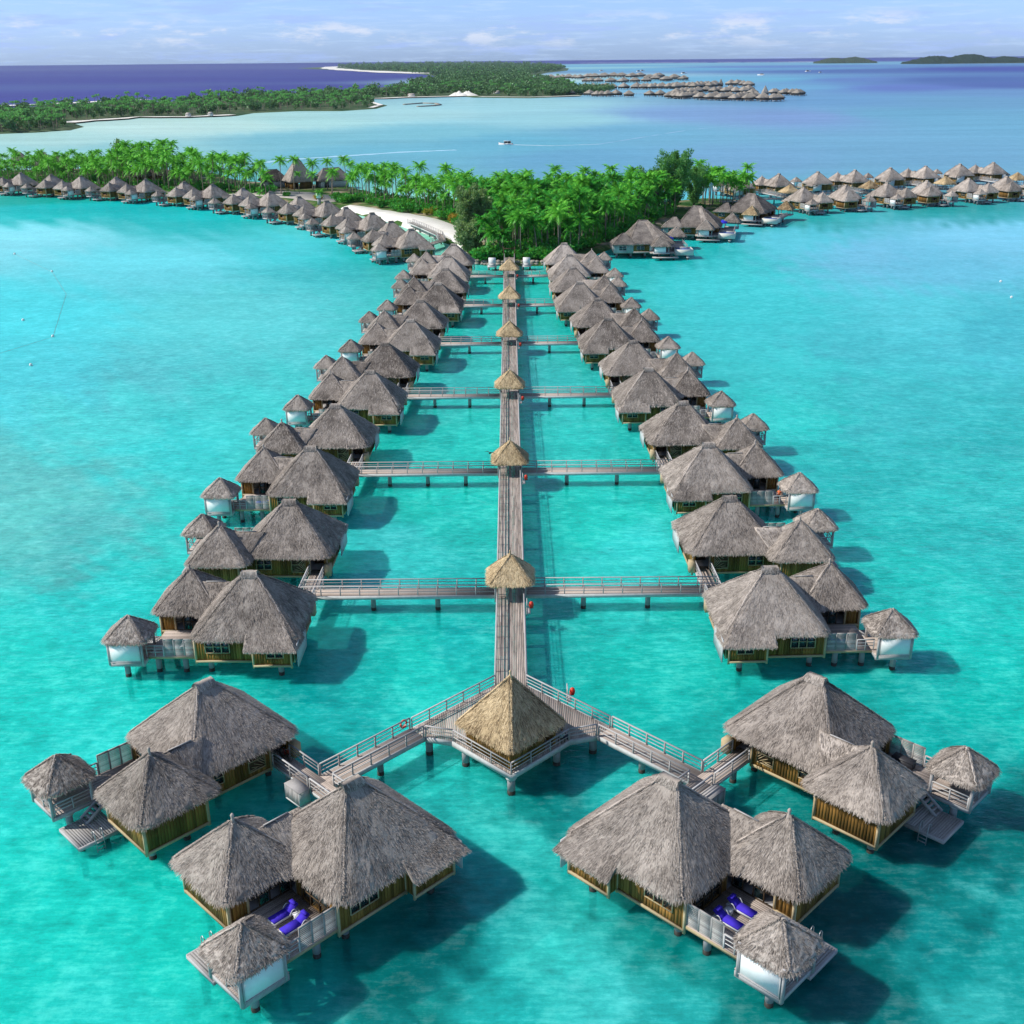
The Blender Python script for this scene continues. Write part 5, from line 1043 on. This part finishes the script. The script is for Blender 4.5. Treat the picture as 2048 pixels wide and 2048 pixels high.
for (x, y) in scatter(GROVE, 2.3, 20000, 33, [clear_a, lawn])+scatter([(-12, 322), (-8, 314), (12, 314), (20, 324), (60, 412), (45, 412)], 2.2, 900, 34):
    leaf_cloud(ug, (x, y, 1.6+g_.uniform(0, 2.0)), (1.7, 1.7, g_.uniform(.8, 1.9)), 26, .95, g_, shell=.3)
for (x, y) in scatter(LEFTG, 4.0, 6000, 35): leaf_cloud(ug, (x, y, 1.6), (1.8, 1.8, 1.3), 30, .9, g_, shell=.3)
ug.build('undergrowth', 'shrub_leaf')['kind'] = 'stuff'
SHB = []
for k in range(5):
    g_ = np.random.default_rng(50+k); mb = MB()
    for j in range(6): leaf_cloud(mb, (g_.normal(0, .7), g_.normal(0, .7), g_.uniform(.5, 1.3)), (g_.uniform(.7, 1.2),)*2+(g_.uniform(.5, .9),), 110, .42, g_, shell=.3)
    mt = 'shrub_yellow' if k == 4 else 'shrub_leaf'; m2 = MB(); m2.tube([(0, 0, -.1), (0, 0, .8)], .08, 5); SHB.append((mb.mesh('foliage', mt), m2.mesh('stem', 'trunk_dark')))
rg = random.Random(3)
for i, (x, y) in enumerate(SHRUBS+[(-6.5, 314), (-1, 316.5), (2.5, 316), (6, 314.8), (8.6, 314.6), (12, 318), (18, 327), (25, 340), (30, 350), (36, 362), (42, 374)]):
    k = 4 if i in (4, 7, 14) else rg.randrange(4); s = rg.uniform(1.0, 2.0); 
    lb, gp = (('yellow and orange leaved shrub at the edge of the beach', 'yellow shrubs by the beach') if k == 4 else (('round green shrub on the lawn edge above the white beach', 'green shrubs above the beach') if -70 < x < -10 else (('low green shrub on the shore at the head of the pier', 'green shrubs at the island shore') if x > -10 else ('green shrub behind the curved left villa row', 'green shrubs behind the left row'))))
    t = tag(empty('shrub', (x, y, 1.0), rg.uniform(0, 6)), lb, 'shrub', gp); t.scale = (s, s, s); part(t, 'foliage', SHB[k][0]); part(t, 'stem', SHB[k][1])
def ironwood(loc, H_, R_, seed, label, mat, n=9000):
    g_ = np.random.default_rng(seed); t = tag(empty('ironwood_tree', loc), label, 'tree'); tr_ = MB(); fo = MB(); tr_.tube([(0, 0, -.3), (.2, .1, H_*.4), (0, .3, H_*.9)], [.32, .2, .04], 7)
    nb = 46
    for k in range(nb):
        f = (k+.5)/nb; z = H_*(.10+.82*f); a = k*2.4+g_.normal(0, .3); r = R_*(math.sin(math.pi*min(1, .25+.72*(1-f)))**.8)*g_.uniform(.55, 1.1); tip = np.array((r*math.cos(a), r*math.sin(a), z+r*.35+g_.uniform(0, 1.2)))
        b0 = np.array((0.1, .1, z*.85)); tr_.tube([b0, (b0+tip)/2+np.array((0, 0, -.3)), tip], [.07, .04, .012], 4)
        for q in (.45, .7, .95):
            c = b0+(tip-b0)*q; leaf_cloud(fo, c, (R_*.24, R_*.24, R_*.22), n//nb//3, .6, g_, shell=.1, up=.9)
    leaf_cloud(fo, (0, .2, H_*.93), (R_*.14, R_*.14, H_*.1), n//14, .8, g_, shell=.1, up=1.8)
    part(t, 'trunk', tr_.mesh('trunk', 'trunk_dark')); part(t, 'crown', fo.mesh('crown', mat)); return t
ironwood((-10.5, 335, 1), 16.5, 5.4, 1, 'wispy grey green ironwood tree at the end of the white beach', 'iron_leaf', 16000)
ironwood((-11, 324, .8), 8.0, 4.8, 7, 'low spreading ironwood at the water between beach and pier head', 'iron_leaf', 9000)
ironwood((60, 422, 1), 19.5, 7.0, 2, 'tallest dark green ironwood tree at the right end of the grove', 'iron_green', 14000)
ironwood((52, 424, 1), 13.0, 6.5, 3, 'broad dark green ironwood left of the tallest one', 'iron_green', 12000)
ironwood((69, 432, 1), 13.5, 5.5, 5, 'smaller green ironwood at the right foot of the tallest one', 'iron_green', 7000)
ironwood((-190, 575, 1), 17, 4.0, 4, 'sparse ironwood sticking out above the left palms', 'iron_leaf', 2500)
# ------------------------------------------------------------------ huts and structures on the island
HUTM = {}
def hut(loc, rz, sx, sy, hz_, label, tan=False, seed=0):
    t = tag(empty('thatched_hut', (*loc, 1.0), rz), label, 'hut'); th_ = 'thatch_dark'
    part(t, 'roof', ring_roof(-sx/2, sx/2, -sy/2, sy/2, 3.0, -max(.05, (sx-sy)/2), max(.05, (sx-sy)/2), 0, hz_, r=.8, step=.8, nrow=7, dens=8, bw=.2, seed=seed).mesh('roof', th_))
    for a, b_ in (((-sx*.4, -sy*.4), (sx*.4, -sy*.4)), ((sx*.4, sy*.4), (-sx*.4, sy*.4)), ((-sx*.4, sy*.4), (-sx*.4, -sy*.4)), ((sx*.4, -sy*.4), (sx*.4, sy*.4))): mb = MB(); board_wall(mb, a, b_, 0, 3.3, [(1.5, 3.5, 0, 2.4)], w=.5); part(t, 'wall', mb.mesh('wall', 'curtain' if tan else 'wall_wood'))
hut((-242, 612), .3, 12, 10, 9, 'grey thatched hut roof among palms near the left edge, larger one', seed=1); hut((-228, 600), .3, 13, 8, 8, 'long thatched roof just right of the larger hut near the left edge', seed=2)
hut((-266, 640), .2, 10, 9, 7.5, 'thatched hut furthest left behind the palms', seed=3); hut((-168, 545), .4, 14, 9, 7, 'brown thatched hut seen between the palm trunks on the left', seed=4)
hut((-92, 512), .5, 12, 12, 13, 'tall dark thatched hall behind the palms left of the beach', seed=5); hut((-78, 516), .5, 16, 9, 8, 'low pale hall with pale walls right of the tall thatched hall', tan=True, seed=6)
hut((-104, 516), .5, 12, 8, 7.5, 'low thatched wing left of the tall thatched hall', tan=True, seed=7); hut((50, 419), .2, 11, 9, 11.0, 'brown thatched roof showing above the right part of the palm grove', seed=8)
hut((0, 422), 0, 8, 8, 9.8, 'thatched roof in the middle of the palm grove', seed=9)
land('island_path', [(-118, 487), (-96, 476), (-70, 455), (-60, 462), (-84, 492), (-100, 500)], 1.06, 'stone_path', .3)
land('island_path', [(-6, 316.5), (9, 316.5), (10, 324), (-4, 325)], 1.05, 'stone_path', .3)
t = tag(empty('planter', (-73, 447, 1)), 'white cube planter with a small palm behind the curved left row', 'planter'); mb = MB(); mb.box(-.9, .9, -.9, .9, 2.6, 4.4); part(t, 'box', mb.mesh('box', 'white_paint')); mb = MB(); mb.box(-.6, .6, -.6, .6, 0, 2.6); part(t, 'plinth', mb.mesh('plinth', 'grey_wood')); o = part(t, 'plant', PALM[6][1]); o.scale = (.7,)*3; o.location = (0, 0, 0.6)
# boulders of the sea wall at the pier head
RK = []
for k in range(4):
    g_ = np.random.default_rng(70+k); mb = MB(); n = 8; V = []
    for j, (r, z) in enumerate(((.5, -.5), (1, -.1), (.9, .35), (.4, .62))): V += [(r*g_.uniform(.8, 1.2)*math.cos(2*math.pi*i/n), r*g_.uniform(.8, 1.2)*math.sin(2*math.pi*i/n), z*g_.uniform(.85, 1.15)) for i in range(n)]
    mb.add(V, [(j*n+i, j*n+(i+1) % n, (j+1)*n+(i+1) % n, (j+1)*n+i) for j in range(3) for i in range(n)]+[tuple(3*n+i for i in range(n)), tuple(range(n))[::-1]]); RK.append(mb.mesh('boulder', 'rock'))
rg = random.Random(8)
for i, (x, y) in enumerate(dense([(-12.6, 322), (-11, 315.5), (-8.5, 312.6), (-5, 311.2), (-1.6, 310.9)], 1.1)+dense([(2.4, 310.6), (10.4, 310.3), (15, 315), (19, 320.5)], 1.15)):
    for r in range(2):
        o = link('boulder', RK[rg.randrange(4)]); o.location = (x+rg.uniform(-.3, .3), y-.1+r*.7, .25+r*.55); s = rg.uniform(.55, .95); o.scale = (s, s, s*.9); o.rotation_euler = (0, 0, rg.uniform(0, 6)); tag(o, 'boulder of the low rock wall '+('left' if x < 0 else 'right')+' of the pier head', 'boulder', 'boulders left of the pier head' if x < 0 else 'boulders right of the pier head')
for s, sn in ((-1, 'left'), (1, 'right')):
    t = tag(empty('dock_kiosk', (XC+s*4.6, 303.5, 0)), f'white boxed swing kiosk on piles just {sn} of the last small shelter', 'kiosk', 'white kiosks at the pier end')
    mb = MB(); mb.box(-1.2, 1.2, -1.6, 1.6, .95, 1.15); part(t, 'base', mb.mesh('base', 'fascia_white')); mb = MB(); mb.box(-.95, .95, -.2, 1.3, 1.15, 3.1); part(t, 'cabin', mb.mesh('cabin', 'white_paint')); mb = MB(); mb.box(-.7, .7, -1.2, -.2, 1.15, 1.7); part(t, 'bench', mb.mesh('bench', 'fascia_white'))
    for x in (-.9, .9): pile(t, x, 0, .9)
t = tag(empty('pier_gate', (XC, 309.5, 0)), 'wooden gate posts where the pier meets the island', 'gate')
for x in (-1.5, 1.5): mb = MB(); mb.bar((x, 0, 1.5), (x, 0, 5.2), .22); part(t, 'post', mb.mesh('post', 'dark_wood'))
mb = MB(); mb.bar((-1.6, 0, 4.7), (1.6, 0, 4.7), .2); part(t, 'lintel', mb.mesh('lintel', 'dark_wood'))
BW = [(-27.7+2, 334.5), (-20, 345), (-21.5, 356), (-27.4, 371.9), (-33.0, 386)]
for i in range(3): span(BW[i+1], BW[i+2] if i < 3 else BW[i+1], 2.0, f'white railed boardwalk length beside the beach, {ORD[i]} from the pier') if i < 3 and i+2 < len(BW) else None
span(BW[1], (-25.2, 333.5), 2.0, 'grey bridge from the beach boardwalk to the last villas of the curved row')
t = tag(empty('mast', (-297, 687, 0)), 'thin tall pole standing in the water at the left edge', 'pole'); mb = MB(); mb.tube([(0, 0, -2), (0, 0, 20)], [.5, .22], 6); part(t, 'shaft', mb.mesh('shaft', 'pile_wood'))
for i, (x, y) in enumerate(BUOYS):
    t = tag(empty('buoy', (x, y, .1)), 'small pale mooring buoy floating '+('right of the pier' if x > 0 else 'in the lagoon left of the pier'), 'buoy', 'buoys right of the pier' if x > 0 else 'buoys left of the pier'); mb = MB(); mb.tube([(0, 0, -.35), (0, 0, -.2), (0, 0, .1), (0, 0, .3), (0, 0, .38)], [.1, .24, .3, .22, .08], 10); part(t, 'float', mb.mesh('float', 'buoy_white'))
rp = tag(empty('float_line', (-106.4, 244.7, 0)), 'thin dark line of floats linking the left buoys', 'float line'); mb = MB(); mb.tube([(x+106.4, y-244.7, -.01) for x, y in [(-146, 338), (-123.5, 306.9), (-108, 275), (-93.8, 228.5), (-100, 212), (-106.4, 190)]], .035, 5); part(rp, 'rope', mb.mesh('rope', 'rope'))
# ------------------------------------------------------------------ boats
def boat(loc, rz, s, label, cat='boat', group=None):
    t = tag(empty('motor_boat', (*loc, 0), rz), label, cat, group); t.scale = (s, s, s)
    if 'hull' not in HUTM:
        mb = MB(); st = [(-4.5, 1.2, .0), (-2, 1.4, .0), (1.5, 1.3, .05), (3.6, .8, .25), (5, .05, .6)]; V = []
        for x, w, r in st: V += [(x, -w*.6, -.3), (x, -w, .95+r), (x, w, .95+r), (x, w*.6, -.3)]
        mb.add(V, [(4*i+j, 4*i+j+1, 4*i+5+j, 4*i+4+j) for i in range(4) for j in range(3)]+[(0, 3, 2, 1)]+[(4*i+1, 4*i+2, 4*i+6, 4*i+5) for i in range(4)]); HUTM['hull'] = mb.mesh('hull', 'white_paint')
        mb = MB(); mb.box(-3.4, 1.6, -1.1, 1.1, 2.3, 2.42); HUTM['roof'] = mb.mesh('roof', 'white_paint'); mb = MB(); mb.box(-3.0, 1.3, -.95, .95, .95, 2.3); HUTM['cabin'] = mb.mesh('cabin', 'dark_plastic')
        mb = MB()
        for x in (-3.2, -1, 1.3):
            for y in (-1.02, 1.02): mb.bar((x, y, .9), (x, y, 2.3), .12)
        HUTM['posts'] = mb.mesh('roof_posts', 'white_paint')
    for n_ in ('hull', 'cabin', 'roof', 'posts'): part(t, 'roof_posts' if n_ == 'posts' else n_, HUTM[n_])
boat(BOAT[0], math.pi*.98, 1.0, 'white covered motor boat heading left with a long wake')
for i, (p, r, w_) in enumerate(zip(FBOATS, (0, .3, .2, .1, 2.9, 0, .2), ('leftmost white boat anchored beyond the far resort', 'left one of two white boats close together far off', 'right one of two white boats close together far off', 'tiny white boat beyond the far resort near its end', 'white speedboat with a wake right of the far resort', 'white cruiser in the dark blue water at right', 'small pale boat right of the white cruiser'))): boat(p, r, 2.4 if i != 6 else 1.5, w_)
w1 = dense(WAKE2[:3], 4); ribbon('boat_wake', w1, [2.2-i*.1 for i in range(len(w1))], .03, 'foam', jit=.5, kind='stuff'); w2 = dense(WAKE2[1:], 9); ribbon('boat_wake', w2, [1.6]*len(w2), .02, 'wake_thin', jit=.9, kind='stuff'); w0 = dense(WAKE[:5], 5); ribbon('boat_wake', w0, [7]*len(w0), .03, 'foam_thin', jit=.6, kind='stuff')
ribbon('boat_wake', dense([(675, 3955), (760, 3960), (826, 3956)], 20), 10, .05, 'foam_thin', jit=.5, kind='stuff')
t = tag(empty('bird', (-1.9, 117, 12), 1.0), 'small dark bird flying low over the water left of the pier', 'bird'); mb = MB(); mb.tube([(-.3, 0, 0), (-.1, 0, .03), (.15, 0, .05), (.3, 0, .05)], [.02, .08, .07, .02], 6); part(t, 'body', mb.mesh('body', 'hair_dark')); mb = MB(); mb.add([(-.08, 0, .06), (.1, 0, .06), (.02, .35, .2), (-.05, .75, .08), (-.1, .3, .16), (.02, -.35, .2), (-.05, -.75, .08), (-.1, -.3, .16)], [(0, 1, 2, 4), (4, 2, 3), (1, 0, 7, 5), (5, 7, 6)]); part(t, 'wings', mb.mesh('wings', 'hair_dark'))
# ------------------------------------------------------------------ far resort: every hut its own object
rs = ring_roof(-6, 6, -6, 6, 4.2, -.6, .6, 0, 9.2, r=1.4, step=2.4, nrow=4, dens=0, seed=4, hips=False); rs.m = [0]*len(rs.f)
rs.box(-4.8, 4.8, -4.8, 4.8, 1.8, 4.4, 1); rs.box(-4, 4.0, -7.0, -4.8, 1.5, 1.8, 2)
for x in (-4, 0, 4):
    for y in (-6.5, 4): rs.bar((x, y, -2), (x, y, 1.8), .5, .5, 3)
RM = rs.mesh('resort_hut', ['thatch_pale', 'curtain_dark', 'deck_pale', 'pile_wood'])
ts_ = ring_roof(-5, 5, -5, 5, 4.2, -.1, .1, 0, 15, r=1.0, step=2, nrow=4, dens=0, seed=5, hips=False); ts_.box(-4, 4, -4, 4, .5, 4.5, 1); TM = ts_.mesh('tall_hut', ['thatch_pale', 'curtain_dark'])
rg = random.Random(2)
RESORT = RESORT+[(x+rg.uniform(5, 11), y+rg.uniform(16, 34)) for x, y in RESORT if 225 < x < 470 and y < 3900]
for i, (x, y) in enumerate(RESORT):
    g = 'back' if y > 2700 else ('middle' if y > 2100 else 'front'); s = max(1.3, y/1500)*rg.uniform(.92, 1.08)
    o = link('resort_hut', RM); o.location = (x, y, 0); o.scale = (s, s, s*(.80 if y < 2700 else .62)); o.rotation_euler.z = rg.choice((0, .35, .7))+rg.uniform(-.1, .1); tag(o, f'small distant thatched overwater hut in the {g} row of the far resort, {"left part" if x < {"back": 300, "middle": 260, "front": 232}[g] else "right part"}', 'hut', f'far resort huts, {g} row')
for (x, y), l in zip(RTALL, ('tall pointed hut roof between the middle and back rows of the far resort', 'tall pointed hut roof near the right end of the far resort')): o = link('tall_hut', TM); o.location = (x, y, 0); tag(o, l, 'hut')
for a, b_, l in (((150, 2285), (335, 2225), 'middle'), ((95, 1915), (340, 1895), 'front')):
    t = tag(empty('far_walkway', (*a, 0), math.atan2(b_[1]-a[1], b_[0]-a[0])), f'long thin walkway on posts linking the {l} huts of the far resort', 'walkway'); Ln = math.dist(a, b_); mb = MB(); mb.box(0, Ln, -1.3, 1.3, 2.0, 2.4); part(t, 'deck', mb.mesh('deck', 'fascia_white')); mb = MB()
    for k in range(int(Ln/6)): mb.box(k*6, k*6+.5, -.8, .8, -1, 2)
    part(t, 'piles', mb.mesh('piles', 'pile_wood'), 'stuff')
for x, y, l in ((-330, 1228, 'left one of two small white boat sheds on the first far shore'), (-310, 1240, 'right one of two small white boat sheds on the first far shore'), (-150, 1850, 'low shed on the far shore left of the sand mound'), (-20, 1980, 'pale roofed building among far trees left of the resort')):
    t = tag(empty('shore_shed', (x, y, 1)), l, 'shed'); s = 1.3 if y > 1500 else .7; t.scale = (.8, .8, .8) if y < 1500 else (1, 1, 1); mb = MB(); mb.box(-4*s, 4*s, -3, 3, 0, 3); part(t, 'wall', mb.mesh('wall', 'curtain')); mb = MB(); mb.add([(-4.6*s, -3.6, 2.9), (4.6*s, -3.6, 2.9), (4.6*s, 3.6, 2.9), (-4.6*s, 3.6, 2.9), (-3*s, 0, 5.2), (3*s, 0, 5.2)], [(0, 1, 5, 4), (1, 2, 5), (2, 3, 4, 5), (3, 0, 4), (3, 2, 1, 0)]); part(t, 'roof', mb.mesh('roof', 'stone_path'))
t = tag(empty('breakwater', (-160, 1560, 0)), 'thin curved dark breakwater off the tip of the first far shore', 'breakwater'); mb = MB()
for a, b_ in zip(BRK[:-1], BRK[1:]): mb.bar((a[0]+160, a[1]-1560, .5), (b_[0]+160, b_[1]-1560, .5), 4, 1.4)
part(t, 'wall', mb.mesh('wall', 'rock'))
# ------------------------------------------------------------------ far forests
fp = []
for i in range(3):
    mb = MB(); rg_ = random.Random(400+i); H_ = [9, 11, 13][i]; mb.tube([(0, 0, 0), (.4, 0, H_)], [.3, .22], 4, cap=False); tv, tf = np.concatenate(mb.v), mb.f; mb = MB()
    for k in range(11):
        a = k*2.4; f = k/11; lift = 1.1-1.2*f; L_ = 3.8; p0 = np.array((.4, 0, H_)); m_ = p0+np.array((math.cos(a)*L_*.55, math.sin(a)*L_*.55, L_*.5*math.sin(lift))); e = p0+np.array((math.cos(a)*L_, math.sin(a)*L_, L_*(.5*math.sin(lift)-.4))); sd_ = np.array((-math.sin(a), math.cos(a), -.2))*.75
        mb.add([p0, m_+sd_, e, m_-sd_*np.array((1, 1, -1)), m_+np.array((0, 0, .25))], [(0, 1, 4), (1, 2, 4), (2, 3, 4), (3, 0, 4)])
    fp.append((tv, tf, np.concatenate(mb.v), mb.f))
fb = []
for i in range(4):
    g_ = np.random.default_rng(500+i); mb = MB(); H_ = [9, 12, 10, 15][i]
    for j in range(5): leaf_cloud(mb, (g_.normal(0, 1.8), g_.normal(0, 1.8), H_*g_.uniform(.35, .8)), (3, 3, H_*.28), 26, 2.4, g_, shell=.4, up=.5)
    fb.append((np.concatenate(mb.v), mb.f))
def pick(poly, n, seed, dens_exp=1.0):
    """random points, closer together nearer to the shore we see"""
    rg_ = random.Random(seed); o = []; xs = [p[0] for p in poly]; ys_ = [p[1] for p in poly]; ly0, ly1 = math.log(max(50, min(ys_))), math.log(max(ys_))
    while len(o) < n:
        y = math.exp(rg_.uniform(ly0, ly1)); r0, r1 = min(xs)/1.0, max(xs); x = rg_.uniform(-.5, .12)*y
        if inside((x, y), poly): o.append((x, y))
    return o
rg = random.Random(77); items = []; bro = []
FA = [(-460, 958), (-425, 972), (-400, 985), (-386, 1014), (-393, 1060), (-430, 1120), (-430, 1160), (-403, 1212), (-386, 1246), (-336, 1238), (-303, 1275), (-298, 1340), (-250, 1388), (-196, 1378), (-172, 1430), (-172, 1525), (-200, 1640), (-225, 1810), (-165, 1850), (-105, 1880), (-60, 1905), (-45, 1850), (28, 1800), (88, 1850), (118, 2112), (135, 2498), (125, 3235), (70, 3452), (60, 4300), (150, 5353), (280, 6342), (370, 7931), (330, 10015), (-250, 15000), (-1400, 17500), (-1850, 15500), (-1950, 13800), (-1500, 10800), (-960, 8000), (-480, 5850), (-320, 5000), (-190, 3660), (-232, 3235), (-222, 2444), (-245, 2065), (-345, 1900), (-420, 1790), (-458, 1650), (-512, 1610), (-530, 1530), (-562, 1480), (-590, 1400), (-570, 1270), (-560, 1100)]
for x, y in pick(FA, 5200, 9):
    s = max(1, (y/2600))**.55*rg.uniform(.6, 1.3)*(.85 if y < 1500 else 1)
    if (math.sin(x*.021+y*.013)+math.sin(x*.047-y*.009+2)) < -1.0 and y > 1150 and rg.random() < .7: continue
    palmy = rg.random() < (.72 if y < 1650 else .35 if y < 2400 else .08)
    if palmy: v = fp[rg.randrange(3)]; a = rg.uniform(0, 6.28); items += [(v[0], v[1], 0, x, y, .8, s, a), (v[2], v[3], 1, x, y, .8, s, a)]
    else: v = fb[rg.randrange(4)]; bro.append((v[0], v[1], 0, x, y, .5, s*(1.0 if y < 2400 else 1.15), rg.uniform(0, 6.28)))
for x, y in scatter([(-470, 962), (-395, 985), (-386, 1012), (-395, 1062), (-425, 1120), (-500, 1150), (-560, 1100)], 7, 3000, 14):
    v = fp[rg.randrange(3)] if rg.random() < .75 else None; s = rg.uniform(.6, 1.05); a = rg.uniform(0, 6.28)
    if v: items += [(v[0], v[1], 0, x, y, .8, s, a), (v[2], v[3], 1, x, y, .8, s, a)]
    else: v = fb[rg.randrange(4)]; bro.append((v[0], v[1], 0, x, y, .5, s*.9, a))
for x, y in scatter([(60, 1850), (90, 1880), (175, 1990), (150, 2060), (60, 1960)], 6, 900, 4): v = fb[rg.randrange(4)]; bro.append((v[0], v[1], 0, x, y, .5, 1.0, rg.uniform(0, 6.28)))
forest('far_palms', items, ['trunk_palm', 'far_palm']); forest('far_woods', bro, ['far_leaf'])

# ------------------------------------------------------------------ air: thin haze between here and the far land
hb = NB('haze'); vol = hb.n('VolumePrincipled'); vol.inputs['Color'].default_value = (0.72, 0.86, 1.0, 1); vol.inputs['Density'].default_value = 1.8e-5; vol.inputs['Anisotropy'].default_value = 0.2
hb.L.new(vol.outputs[0], hb.out.inputs['Volume']); mb = MB(); mb.box(-9000, 9000, -600, 14000, -5, 90); mb.build('haze', 'haze')['kind'] = 'stuff'
